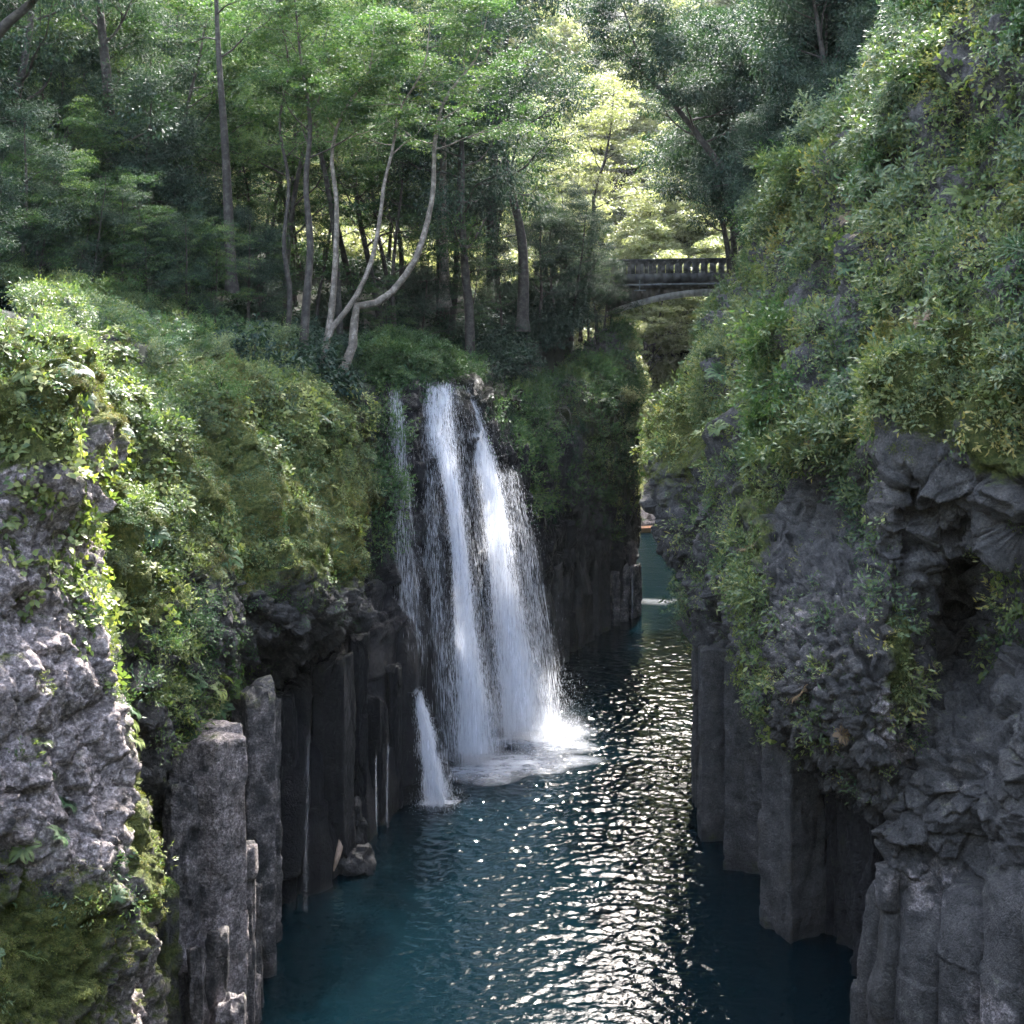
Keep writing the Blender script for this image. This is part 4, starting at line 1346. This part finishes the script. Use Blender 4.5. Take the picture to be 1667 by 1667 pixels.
def spread_shrubs(protos_, spots_, sc, lean_n=None):
    for k, p in enumerate(spots_):
        pr = protos_[k % len(protos_)]
        rot = (random.uniform(-0.25, 0.25), random.uniform(-0.25, 0.25), random.uniform(0, 6.28))
        if lean_n is not None:
            v = Vector((lean_n[k][0] * 0.75, lean_n[k][1] * 0.75, 0.75 + lean_n[k][2] * 0.3))
            q = v.to_track_quat('Z', 'Y')
            e = q.to_euler()
            rot = (e.x, e.y, e.z)
        s_ = random.uniform(*sc)
        if k < len(protos_):
            pr.location = p; pr.rotation_euler = rot; pr.scale = (s_,) * 3
        else:
            copy_tree(pr, tuple(p), rot, s_)


rsx = np.random.default_rng(88)
pr1 = [make_shrub('feathery_shrub', 501 + k, (M_SHRUB, M_SHRUB, M_FERN)[k], 'feathery green shrub growing out of the overgrown upper right cliff', 'shrubs of the right cliff', H=1.1, L=0.15, W=0.05, per=80) for k in range(3)]
pos, nr, _ = sample('right_main', lambda px, py, p: dens_R(px, py, p) * (py < 760) * smooth(1205, 1250, px + 0.9 * np.clip(py - 520, 0, 90)) * (0.15 + noisy(px, py, 110, 41)) * np.where((px > 1430) & (py > 560) & (px < 1640), 0.1, 1.0), 285, rsx)
spread_shrubs(pr1, pos + nr * 0.1, (0.5, 1.6), nr)
pr2 = [make_shrub('feathery_shrub', 511 + k, (M_SHRUB, M_FERN)[k], 'pale feathery shrub on the ledge and face of the left cliff', 'shrubs of the left cliff', H=1.0) for k in range(2)]
pos, nr, _ = sample('left_dome', lambda px, py, p: blob(px, py, [(150, 540, 300, 110, 1.0), (230, 640, 160, 60, .6), (280, 980, 70, 90, .7), (190, 900, 60, 120, .4)]) * (px < 450), 64, rsx)
spread_shrubs(pr2, pos, (0.4, 1.2), nr)
pr3 = [make_shrub('broadleaf_shrub', 521 + k, M_EVER, 'dark broadleaved shrub of the understory beneath the left forest', 'shrubs under the left forest', n=16, per=70, R=0.5, L=0.17, W=0.075, kind='ever', H=1.4) for k in range(2)]
sp = []
while len(sp) < 230:
    y = rsx.uniform(50, 100); px = rsx.uniform(-150, 1000); x = px2x(px, y)
    el = np.interp(y, EL[:, 0], EL[:, 1])
    if x < el + 0.5 and abs(y - 85) > 2:
        sp.append((x, y, float(ground(np.array([x]), np.array([y]))[0]) + 0.1))
while len(sp) < 285:
    y = rsx.uniform(78, 98); px = rsx.uniform(800, 985); x = px2x(px, y)
    if x < np.interp(y, EL[:, 0], EL[:, 1]) + 0.3:
        sp.append((x, y, float(ground(np.array([x]), np.array([y]))[0]) + 0.1))
spread_shrubs(pr3, sp, (0.7, 1.7))
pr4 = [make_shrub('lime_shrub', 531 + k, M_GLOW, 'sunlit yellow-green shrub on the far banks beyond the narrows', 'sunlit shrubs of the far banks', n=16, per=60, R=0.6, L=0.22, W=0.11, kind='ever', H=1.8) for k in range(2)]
sp = []
while len(sp) < 80:
    y = rsx.uniform(104, 190)
    el = np.interp(y, EL[:, 0], EL[:, 1]); er = np.interp(y, ER[:, 0], ER[:, 1])
    if y > 146:
        x = rsx.uniform(el - 6, er + 6)
        z = float(ground(np.array([x]), np.array([y]))[0])
        if z < 3.5: continue
    else:
        x = el - rsx.uniform(0.5, 5) if rsx.random() < 0.5 else er + rsx.uniform(3, 7)
        z = float(ground(np.array([x]), np.array([y]))[0])
    sp.append((x, y, z + 0.1))
for k_ in range(75):
    y = rsx.uniform(153, 192); x = px2x(rsx.uniform(1000, 1140), y)
    sp.append((x, y, float(ground(np.array([x]), np.array([y]))[0]) + 0.1))
spread_shrubs(pr4, sp, (0.9, 1.9))
pos, nr, _ = sample('fall_wall', lambda px, py, p: blob(px, py, [(1015, 640, 25, 130, 1.0), (1012, 760, 14, 60, .7)]), 46, rsx)
for k_ in range(len(pos)):
    copy_tree(pr4[k_ % 2], tuple(pos[k_] + nr[k_] * 0.2), (0, 0, random.uniform(0, 6.28)), random.uniform(0.35, 0.9))
pr5 = [make_shrub('lime_shrub', 581 + k, M_GLOW, 'sunlit yellow-green shrub glimpsed between the trunks of the left forest', 'sunlit shrubs behind the left forest', n=16, per=60, R=0.6, L=0.2, W=0.1, kind='maple', H=2.2) for k in range(2)]
sp = []
while len(sp) < 80:
    y = rsx.uniform(100, 135); px = rsx.uniform(100, 930); x = px2x(px, y)
    if x < np.interp(y, EL[:, 0], EL[:, 1]) - 5:
        sp.append((x, y, float(ground(np.array([x]), np.array([y]))[0]) + 0.1))
spread_shrubs(pr5, sp, (0.9, 2.2))

def make_fern(name, seed, mat, label, group, nf=9, R=0.7):
    V, Q, T = sprig_tpl(np.random.default_rng(seed), nf, R, 0, 0, 'fern')
    o = link(name, mesh_data(name, V, Q, mat, {'tint': T}))
    tag(o, label, 'fern', group)
    KIDS[o.name] = []
    return o


pf = [make_fern('fern', 541 + k, M_FERN if k else M_BROAD, 'arching green fern rooted in the face of the right cliff', 'ferns of the right cliff') for k in range(3)]
pos, nr, _ = sample('right_main', lambda px, py, p: dens_R(px, py, p) * np.where(px > 1250, 1, 0.4) + blob(px, py, [(1640, 1030, 40, 60, 1.0), (1400, 900, 100, 150, .25)]), 170, rsx)
spread_shrubs(pf, pos + nr * 0.2, (0.5, 1.25), nr)
pf = [make_fern('fern', 551 + k, M_FERN if k else M_BROAD, 'small arching fern growing on the mossy left cliff', 'ferns of the left cliff', R=0.5) for k in range(3)]
pos, nr, _ = sample('left_dome', lambda px, py, p: dens_L2(px, py, p) + blob(px, py, [(330, 1150, 60, 60, 3)]), 140, rsx)
spread_shrubs(pf, pos + nr * 0.1, (0.6, 1.5), nr)
pf = [make_fern('fern', 561 + k, M_FERN if k else M_BROAD, 'small fern sprouting from the pale near left bluff', 'ferns of the near left bluff', R=0.4) for k in range(2)]
pos, nr, _ = sample('near_bluff', lambda px, py, p: blob(px, py, [(170, 1430, 50, 60, 1.5), (60, 1560, 160, 110, .7), (60, 1300, 120, 150, .3), (80, 700, 150, 120, .8), (190, 1100, 40, 200, .8)]), 70, rsx)
spread_shrubs(pf, pos + nr * 0.05, (0.5, 1.4), nr)
pf = [make_fern('withered_fern', 591 + k, M_DRY, 'withered brown fern hanging on the overgrown right cliff', 'withered ferns of the right cliff') for k in range(2)]
pos, nr, _ = sample('right_main', lambda px, py, p: dens_R(px, py, p) * np.where(px > 1200, 1, 0.3) * (py > 250), 34, rsx)
spread_shrubs(pf, pos + nr * 0.3, (0.4, 0.85), nr)
pl = [make_shrub('ferny_shrub', 571 + k, M_FERN, 'lush bright ferny shrub drooping over the lip of the waterfall', 'shrubs at the lip of the waterfall', n=18, per=120, R=0.5, L=0.14, W=0.045, H=1.0) for k in range(2)]
sp = [P(px, py, d) for (px, py, d) in [(620, 600, 62), (640, 585, 63), (655, 605, 62.5), (670, 590, 64), (690, 600, 64), (705, 580, 66), (718, 606, 65.5), (735, 596, 67), (752, 610, 68), (660, 570, 66), (685, 568, 67), (640, 560, 67), (610, 575, 64), (765, 615, 70), (700, 612, 65)]]
spread_shrubs(pl, sp, (0.8, 1.4))

# ------------------------------------------------------------------ waterfall
M_STREAK = spray_mat('falling_water', 0.5)
M_SHEET = spray_mat('water_sheet', 0.85, noise=((7.0, 4.0, 0.28), 0.22, 0.58))
M_FOAM = spray_mat('foam', 0.95, noise=((1.4, 2.2, 1.0), 0.25, 0.55), transl=0.2)
STREAMS = [
    # path (px,py,d) and half widths in px, strand count, sheet strength
    ([(645, 632, 59.6), (648, 720, 58.4), (653, 830, 57.4), (660, 960, 56.4), (668, 1060, 55.6)], [9, 16, 22, 26, 24], 900, 0.1),
    ([(712, 622, 63.0), (716, 690, 61.6), (735, 775, 60.6), (748, 880, 60.0), (756, 1000, 59.4), (766, 1110, 58.9), (776, 1222, 58.4)], [26, 25, 15, 13, 18, 25, 33], 8500, 0.6),
    ([(752, 622, 66.0), (772, 690, 65.0), (796, 780, 64.2), (814, 890, 63.6), (830, 1010, 63.1), (848, 1110, 62.6), (862, 1185, 62.3)], [12, 16, 19, 22, 28, 36, 47], 9500, 0.66),
    ([(826, 760, 66.5), (850, 880, 65.6), (870, 1000, 65.0), (884, 1120, 64.4), (890, 1175, 64.2)], [16, 22, 26, 28, 28], 1500, 0.08),
    ([(735, 626, 65.0), (752, 720, 63.6), (768, 840, 62.8), (782, 960, 62.2), (800, 1090, 61.6), (815, 1205, 60.6)], [16, 18, 20, 22, 24, 24], 1000, 0.05),
    ([(678, 1118, 54.6), (692, 1170, 54.2), (702, 1230, 53.9), (708, 1292, 53.6)], [6, 11, 14, 18], 2600, 0.75),
    ([(695, 640, 62.4), (700, 760, 60.5), (705, 900, 59.2), (715, 1050, 58.2), (730, 1235, 57.0)], [10, 14, 20, 26, 24], 900, 0.06),
]
fall = empty('waterfall', tuple(P(780, 1190, 61)))
tag(fall, 'white waterfall fanning down dark rock into the teal river', 'waterfall')
fl = np.array(fall.location)
for si, (path, hw, cnt_, sheet) in enumerate(STREAMS):
    r = np.random.default_rng(400 + si)
    C = np.array([P(*p) for p in path]) - fl
    w = np.array(hw) * np.array([p[2] for p in path]) / F
    CC = crom(np.concatenate([C, w[:, None]], 1), 120)
    ctr, ww = CC[:, :3], CC[:, 3]
    # soft sheet, two gently folded layers
    if sheet > 0.05:
        mb = MB()
        for lay in range(2):
            nu_ = 25
            u = np.linspace(-1.25, 1.25, nu_)
            ph = r.uniform(0, 6)
            V = ctr[:, None, :] + np.stack([u[None, :] * ww[:, None], -0.12 - 0.14 * lay - 0.25 * np.cos(u * 1.2)[None, :] * ww[:, None] + 0.06 * np.sin(u * 9 + ph + np.arange(120)[:, None] * 0.07), np.zeros((120, nu_))], -1)
            T = 1.25 * np.exp(-(u / 0.8) ** 2)[None, :] * sheet * smooth(0, 0.03, np.linspace(0, 1, 120))[:, None] * (0.75 + 0.25 * np.linspace(0, 1, 120))[:, None]
            tt_ = np.linspace(0, 1, 120)[:, None] + 0 * u[None, :]
            uu_ = u[None, :] + 0 * tt_
            br_ = fbm(np.stack([uu_ * 1.6 + tt_ * 1.5, tt_ * 5.0, tt_ * 0 + si * 7 + lay * 3], -1), 3, 91)
            T = T * np.clip(0.8 + 1.5 * br_ + 0.55 * (tt_ - 0.5), 0.05, 1.3)
            T = np.where(np.abs(u)[None, :] > 1.24, 0, T)
            i = np.arange(119)[:, None] * nu_
            j = np.arange(nu_ - 1)[None, :]
            mb.add(V, np.stack([i + j, i + j + 1, i + nu_ + j + 1, i + nu_ + j], -1).reshape(-1, 4), T.ravel())
        link('stream', mb.data('stream', M_SHEET, True), fall)
    # streaks of falling drops
    n = int(cnt_ * 2.6)
    t = r.uniform(0, 1, n) ** 0.8
    f = t * 118
    i = f.astype(int)
    c = ctr[i] + (ctr[i + 1] - ctr[i]) * (f - i)[:, None]
    dirn = ctr[i + 1] - ctr[i]
    dirn = dirn / np.linalg.norm(dirn, axis=1)[:, None] + np.array([0, 0, -0.6])
    g = r.normal(size=n) * 0.62
    # strands: quantise part of the drops onto threads
    g = g + 0.5 * vnoise(np.stack([t * 7, t * 0 + si, t * 0], -1), 93)
    th = r.normal(size=150) * 0.7
    pick = r.random(n) < 0.4 * (1 - 0.6 * t)
    g = np.where(pick, th[r.integers(0, 150, n)] + r.normal(size=n) * 0.015, g)
    c = c + np.stack([g * ww[i], -0.15 - np.abs(r.normal(size=n)) * 0.3 * (0.4 + ww[i]), r.normal(size=n) * 0.1], -1)
    dirn[:, 0] += g * 0.08
    L = r.uniform(0.08, 0.9, n) * (0.5 + 0.6 * t)
    L = np.where(np.abs(g) > 0.9, L * 0.35, L)
    W = r.uniform(0.008, 0.022, n)
    nr = np.stack([r.normal(size=n) * 0.8, -np.ones(n), r.normal(size=n) * 0.2], -1)
    V, Q, T = leaf_quads(c, dirn, nr, L, W, np.ones(n), 0.0)
    link('droplets', mesh_data('droplets', V, Q, M_STREAK), fall)
# spray bursting at the foot
r = np.random.default_rng(450)
cs, ss = [], []
for (px, py, d, n, sx, sz) in [(865, 1188, 61.6, 5000, 1.6, 0.8), (785, 1232, 57.8, 5000, 1.4, 0.5), (709, 1294, 53.4, 2200, 0.55, 0.3), (890, 1150, 64, 4000, 1.0, 1.5)]:
    b = PZ(px, 0.02, d) - fl
    k = np.stack([r.normal(size=n) * sx, r.normal(size=n) * 0.6 - 0.1, np.abs(r.normal(size=n)) * sz], -1)
    cs.append(b + k)
c = np.concatenate(cs)
n = len(c)
V, Q, T = leaf_quads(c, rdir(r, n), rdir(r, n), r.uniform(0.015, 0.06, n), r.uniform(0.012, 0.035, n), np.ones(n), 0.0)
link('spray', mesh_data('spray', V, Q, M_STREAK), fall)
# trickles down the columns
r = np.random.default_rng(460)
for k, (pts, hw) in enumerate([([(503, 1190, 43.9), (500, 1330, 43.5), (497, 1482, 43.2)], 3.0), ([(632, 1210, 51.2), (630, 1300, 51.0), (631, 1342, 50.8)], 1.6), ([(612, 1230, 50.2), (613, 1340, 49.9)], 1.3),
                               ([(930, 900, 79.8), (928, 1000, 79.6), (926, 1050, 79.4)], 1.2), ([(992, 935, 86.6), (991, 1020, 86.4)], 1.2), ([(1006, 932, 87.6), (1005, 1015, 87.4)], 1.2), ([(1030, 925, 89.0), (1029, 1004, 88.8)], 1.6)]):
    C = crom(np.array([P(*p) for p in pts]), 40)
    w = hw * C[:, 1] / F
    m = 500
    i = r.integers(0, 39, m)
    c = C[i] + np.stack([r.normal(size=m) * w[i] * 0.6, -np.abs(r.normal(size=m)) * 0.05, r.uniform(-0.1, 0.1, m)], -1)
    V, Q, T = leaf_quads(c, np.broadcast_to(np.array([0, 0, -1.0]), c.shape) + r.normal(size=c.shape) * 0.03, np.broadcast_to(np.array([0.1, -1.0, 0]), c.shape), r.uniform(0.1, 0.4, m), r.uniform(0.01, 0.025, m), np.ones(m), 0.0)
    o = link('water_trickle', mesh_data('water_trickle', V, Q, spray_mat('trickle_water', 0.10) if k == 0 else bpy.data.materials['trickle_water']))
    lab = ['thin trickle falling down the dark cave wall at left, into the river', 'longer of the two trickles on the columns below the falls', 'shorter of the two trickles on the columns below the falls',
           'trickle on the dark far wall beside the falls', 'leftmost of the three trickles on the far columns', 'middle one of the three trickles on the far columns', 'trickle at the outer corner of the far columns'][k]
    tag(o, lab, 'trickle', 'trickles running down the basalt columns')
# mist hanging at the foot of the falls
mm_, nt, nd, lk = new_mat('mist')
tc = N(nt, 'ShaderNodeTexCoord')
gr = N(nt, 'ShaderNodeTexGradient', gradient_type='QUADRATIC_SPHERE')
lk.new(tc.outputs['Object'], gr.inputs[0])
ml = N(nt, 'ShaderNodeMath', operation='MULTIPLY')
lk.new(gr.outputs['Fac'], ml.inputs[0])
ml.inputs[1].default_value = 0.5
pv = N(nt, 'ShaderNodeVolumePrincipled')
pv.inputs['Color'].default_value = (0.95, 0.96, 1.0, 1)
pv.inputs['Anisotropy'].default_value = 0.3
lk.new(ml.outputs[0], pv.inputs['Density'])
lk.new(pv.outputs[0], N(nt, 'ShaderNodeOutputMaterial').inputs['Volume'])
mb = MB()
nu_, nv_ = 32, 18
th = np.linspace(0, 2 * math.pi, nu_, endpoint=False)
ph = np.linspace(-math.pi / 2 + 0.01, math.pi / 2 - 0.01, nv_)
D = np.stack([np.cos(ph)[:, None] * np.cos(th), np.cos(ph)[:, None] * np.sin(th), np.sin(ph)[:, None] * np.ones(nu_)], -1)
i = np.arange(nv_ - 1)[:, None] * nu_
j = np.arange(nu_)[None, :]
mb.add(D, np.stack([i + j, i + (j + 1) % nu_, i + nu_ + (j + 1) % nu_, i + nu_ + j], -1).reshape(-1, 4))
mmesh = mb.data('mist', mm_, True)
for k, (px, py, d, sx, sy, sz) in enumerate([(868, 1176, 62.2, 3.4, 2.0, 2.4), (785, 1228, 58.0, 2.7, 1.6, 1.6), (709, 1290, 53.3, 1.0, 0.8, 0.8)]):
    o = link('mist', mmesh)
    o.location = PZ(px, 0.1, d)
    o.scale = (sx, sy, sz)
    tag(o, ['soft white mist at the foot of the broad right stream of the falls', 'soft white mist at the foot of the middle stream of the falls', 'small puff of mist where the low left stream meets the water'][k], 'mist', kind='stuff')
# foam on the water
r = np.random.default_rng(470)
mb = MB()
for (px, py, d, rx, ry, s, h) in [(872, 1184, 62.4, 3.6, 3.0, 0.72, 0.10), (805, 1234, 58.2, 4.4, 2.4, 0.7, 0.11), (712, 1294, 53.6, 0.9, 0.6, 0.9, 0.04), (1075, 980, 95.3, 3.2, 1.2, 0.2, 0.06)]:
    c = PZ(px, h, d)
    a = np.linspace(0, 2 * math.pi, 48, endpoint=False)
    rr = np.linspace(0.0, 1, 14)
    rad = 1 + 0.2 * np.sin(3 * a + px) + 0.1 * np.sin(7 * a)
    V = c + np.stack([rr[:, None] * (np.cos(a) * rad * rx)[None], rr[:, None] * (np.sin(a) * rad * ry)[None], np.zeros((14, 48))], -1)
    T = (s * (1 - rr) ** 0.8)[:, None] * np.ones((1, 48))
    i = np.arange(13)[:, None] * 48
    j = np.arange(48)[None, :]
    mb.add(V, np.stack([i + j, i + (j + 1) % 48, i + 48 + (j + 1) % 48, i + 48 + j], -1).reshape(-1, 4), T.ravel())
o = link('foam', mb.data('foam', M_FOAM))
tag(o, 'white foam spreading on the water at the foot of the falls', 'foam', kind='stuff')

# ------------------------------------------------------------------ bridge
M_CONC = simple_mat('aged_concrete', (0.34, 0.32, 0.29), 0.85, 1.2, 0.35, 0.3)
M_DARK = simple_mat('dark_concrete', (0.085, 0.082, 0.078), 0.85, 1.5, 0.4, 0.3)
M_PIPE = simple_mat('painted_pipe', (0.16, 0.17, 0.18), 0.45, 3, 0.2, 0.1)
bd = 100.0
b0 = P(1010, 452, bd)
zd = 25.6
br = empty('stone_bridge', (10.0, bd, zd))
tag(br, 'dark arched footbridge with a baluster railing crossing the gorge behind the trees', 'bridge')
x0, x1 = -8.0, 20.0
rise = lambda x: 0.022 * (x + 2) - 0.0006 * (x + 2) ** 2
mb = MB()
xs = np.linspace(x0, x1, 40)
for a in range(39):
    xm = (xs[a] + xs[a + 1]) / 2
    mb.box((xm, 0, rise(xm) - 0.38), ((xs[1] - xs[0]) / 2 + 0.001, 1.7, 0.36))
    mb.box((xm, 0, rise(xm) - 0.95), ((xs[1] - xs[0]) / 2 + 0.001, 1.35, 0.205))
link('deck', mb.data('deck', M_DARK), br)
for sy in (-1.6, 1.6):
    mb = MB()
    k = 0
    for xx in np.arange(x0, x1, 0.7):
        # baluster: wide post leaving an arch-topped opening
        zz = rise(xx)
        prof = [(0.16, -0.02), (0.16, 0.12), (0.15, 0.75), (0.19, 0.86), (0.26, 0.93), (0.34, 0.97)]
        for (wa, za), (wb, zb) in zip(prof[:-1], prof[1:]):
            Vb = np.array([[s * w, sy + t * 0.11, zz + z] for (w, z) in ((wa, za), (wb, zb)) for s in (-1, 1) for t in (-1, 1)]) + np.array([xx, 0, 0])
            mb.add(Vb, [[0, 1, 3, 2], [4, 6, 7, 5], [0, 4, 5, 1], [2, 3, 7, 6], [0, 2, 6, 4], [1, 5, 7, 3]])
        mb.box((xx, sy, zz + 1.06), (0.352, 0.17, 0.09))
    link('railing', mb.data('railing', M_DARK), br)
mb = MB()
ax_ = np.linspace(-2.3, 16.5, 50)
zi = lambda x: -1.65 - 2.3 * ((x - 6.5) / 10) ** 2
for a in range(49):
    A, B = ax_[a], ax_[a + 1]
    V = np.array([[x, y, z] for x in (A, B) for y in (-1.25, 1.25) for z in (zi(x) - 0.0, zi(x) + 0.5)])
    mb.add(V, [[0, 1, 3, 2], [4, 6, 7, 5], [0, 4, 5, 1], [2, 3, 7, 6], [0, 2, 6, 4], [1, 5, 7, 3]])
link('arch', mb.data('arch', M_CONC), br)
mb = MB()
for a in range(49):
    A, B = ax_[a], ax_[a + 1]
    V = np.array([[x, y, z] for x in (A, B) for y in (-1.1, 1.1) for z in (zi(x) + 0.503, max(rise(x) - 1.16, zi(x) + 0.52))])
    mb.add(V, [[0, 1, 3, 2], [4, 6, 7, 5], [0, 4, 5, 1], [2, 3, 7, 6], [0, 2, 6, 4], [1, 5, 7, 3]])
link('spandrel_wall', mb.data('spandrel_wall', simple_mat('stained_concrete', (0.11, 0.095, 0.08), 0.9, 1.0, 0.5, 0.3)), br)
mb = MB()
mb.tube([[x0, -1.85, rise(x0) - 0.9], [3, -1.85, rise(3) - 0.9], [x1, -1.85, rise(x1) - 0.9]], 0.07, 8)
mb.tube([[0.2, -1.85, -0.5], [0.2, -1.85, -1.3]], 0.05, 6)
mb.box((0.2, -1.95, -1.32), (0.45, 0.2, 0.04))
link('pipe', mb.data('pipe', M_PIPE), br)

# ------------------------------------------------------------------ boulders, plank, boat
def boulder(name, px, py, d, size, seed, label, wet_shade=0.5, moss=0.15):
    r = np.random.default_rng(seed)
    nu_, nv_ = 64, 40
    th = np.linspace(0, 2 * math.pi, nu_, endpoint=False)
    ph = np.linspace(-math.pi / 2 + 0.02, math.pi / 2 - 0.02, nv_)
    D = np.stack([np.cos(ph)[:, None] * np.cos(th), np.cos(ph)[:, None] * np.sin(th), np.sin(ph)[:, None] * np.ones(nu_)], -1)
    V = D * np.array(size)
    V = V * (1 + 0.22 * fbm(D * 1.5 + seed, 3, seed)[..., None]) + D * facet(V, (0.5, 0.5, 0.5), seed)[..., None] * 0.22
    i = np.arange(nv_ - 1)[:, None] * nu_
    j = np.arange(nu_)[None, :]
    Q = np.stack([i + j, i + (j + 1) % nu_, i + nu_ + (j + 1) % nu_, i + nu_ + j], -1).reshape(-1, 4)
    o = link(name, mesh_data(name, V, Q, ROCK, dict(moss=np.full((nv_, nu_), moss), pale=np.full((nv_, nu_), 0.05), wet_shade=np.full((nv_, nu_), wet_shade), cav=np.zeros((nv_, nu_))), True))
    o.location = P(px, py, d)
    tag(o, label, 'boulder')
    return o


boulder('boulder', 578, 1408, 46.8, (0.85, 0.6, 0.62), 3, 'rounded dark boulder half sunk at the mouth of the left cave', 0.6, 0.2)
boulder('boulder', 574, 1350, 47.8, (0.42, 0.4, 1.35), 5, 'tall narrow dark rock standing behind the rounded boulder', 0.6, 0.05)
mb = MB()
pts = crom(np.array([P(543, 1418, 46.0), P(552, 1385, 46.2), P(562, 1344, 46.9)]), 10)
mb.tube(pts, [0.03, 0.07, 0.10, 0.12, 0.13, 0.135, 0.135, 0.13, 0.125, 0.11], 6)
o = link('driftwood_plank', mb.data('driftwood_plank', simple_mat('bare_wood', (0.42, 0.29, 0.21), 0.8, 6, 0.25, 0.3, stretch=(6, 6, 1))))
tag(o, 'bare tan driftwood plank propped against the rocks at the left cave', 'driftwood')

mb = MB()
ns_ = 14
xs = np.linspace(-1.9, 1.9, ns_)
prof = np.linspace(-1, 1, 9)
V = []
for x in xs:
    w = 0.72 * (1 - max(0, x / 1.9) ** 2.4) + 0.02
    keel = -0.32 + 0.25 * max(0, x / 1.9) ** 3
    V.append([[x, w * p, keel + (0.35 - keel) * abs(p) ** 2.5] for p in prof])
V = np.array(V)
i = np.arange(ns_ - 1)[:, None] * 9
j = np.arange(8)[None, :]
QB = np.stack([i + j, i + j + 1, i + 9 + j + 1, i + 9 + j], -1).reshape(-1, 4)
mb.add(V, QB)
mb.add(V[0], [[0, 1, 7, 8], [1, 2, 6, 7], [2, 3, 5, 6]])
M_BOAT = simple_mat('boat_paint', (0.78, 0.52, 0.36), 0.4, 2, 0.1, 0.05)
bo = empty('rowing_boat', tuple(PZ(1066, 0.18, 131)), 0.25)
tag(bo, 'small pale orange rowing boat on the far water beyond the narrows', 'boat')
h_ = link('hull', mb.data('hull', M_BOAT, True), bo)
mb = MB()
for x in (-1.0, 0.1, 0.9):
    mb.box((x, 0, 0.16), (0.14, 0.58, 0.025))
link('seat', mb.data('seat', simple_mat('boat_seat', (0.55, 0.42, 0.3), 0.6)), bo)

# ------------------------------------------------------------------ haze
m, nt, nd, lk = new_mat('valley_haze')
pv = N(nt, 'ShaderNodeVolumePrincipled')
pv.inputs['Color'].default_value = (0.86, 0.94, 1.0, 1)
pv.inputs['Density'].default_value = HAZE
pv.inputs['Anisotropy'].default_value = 0.5
out = N(nt, 'ShaderNodeOutputMaterial')
lk.new(pv.outputs[0], out.inputs['Volume'])
if HAZE > 0:
    mb = MB()
    mb.box((10, 150, 68), (185, 238, 74))
    o = link('haze', mb.data('haze', m))
    tag(o, 'pale humid haze brightening the air of the valley', 'haze', kind='stuff')

# ------------------------------------------------------------------ light, sky, camera
AZ, ELV = math.radians(12), math.radians(44)
ts = Vector((math.sin(AZ) * math.cos(ELV), math.cos(AZ) * math.cos(ELV), math.sin(ELV)))
ld = bpy.data.lights.new('sun', 'SUN')
ld.energy = 2.3
ld.angle = math.radians(0.5)
ld.color = (1.0, 0.97, 0.93)
lo = bpy.data.objects.new('sun', ld)
COL.objects.link(lo)
lo.rotation_euler = ts.to_track_quat('Z', 'Y').to_euler()
w = bpy.data.worlds.new('World')
SC.world = w
w.use_nodes = True
nt = w.node_tree
bg = nt.nodes['Background']
sk = nt.nodes.new('ShaderNodeTexSky')
sk.sky_type = 'NISHITA'
sk.sun_disc = False
sk.sun_elevation = ELV
sk.sun_rotation = AZ
sk.air_density = 1.0
sk.dust_density = 3.0
nt.links.new(sk.outputs[0], bg.inputs['Color'])
bg.inputs['Strength'].default_value = 0.15
hs = nt.nodes.new('ShaderNodeHueSaturation')
hs.inputs['Saturation'].default_value = 0.75
nt.links.new(sk.outputs[0], hs.inputs['Color'])
nt.links.new(hs.outputs[0], bg.inputs['Color'])

cd = bpy.data.cameras.new('camera')
cd.sensor_width = 36
cd.lens = F / 1667 * 36
cd.shift_y = -(833.5 - HY) / 1667
cd.clip_end = 3000
co = bpy.data.objects.new('camera', cd)
COL.objects.link(co)
co.location = (0, 0, HC)
co.rotation_euler = (math.radians(90), 0, 0)
SC.camera = co

SC.view_settings.view_transform = 'Standard'
SC.view_settings.look = 'None'
SC.view_settings.exposure = 3.5
SC.view_settings.gamma = 1
cy = SC.cycles
cy.use_adaptive_sampling = True
cy.adaptive_threshold = 0.03
cy.volume_bounces = 0
cy.max_bounces = 6
cy.diffuse_bounces = 3
cy.glossy_bounces = 3
cy.transmission_bounces = 4
cy.transparent_max_bounces = 24
cy.caustics_reflective = False
cy.caustics_refractive = False
cy.sample_clamp_indirect = 6
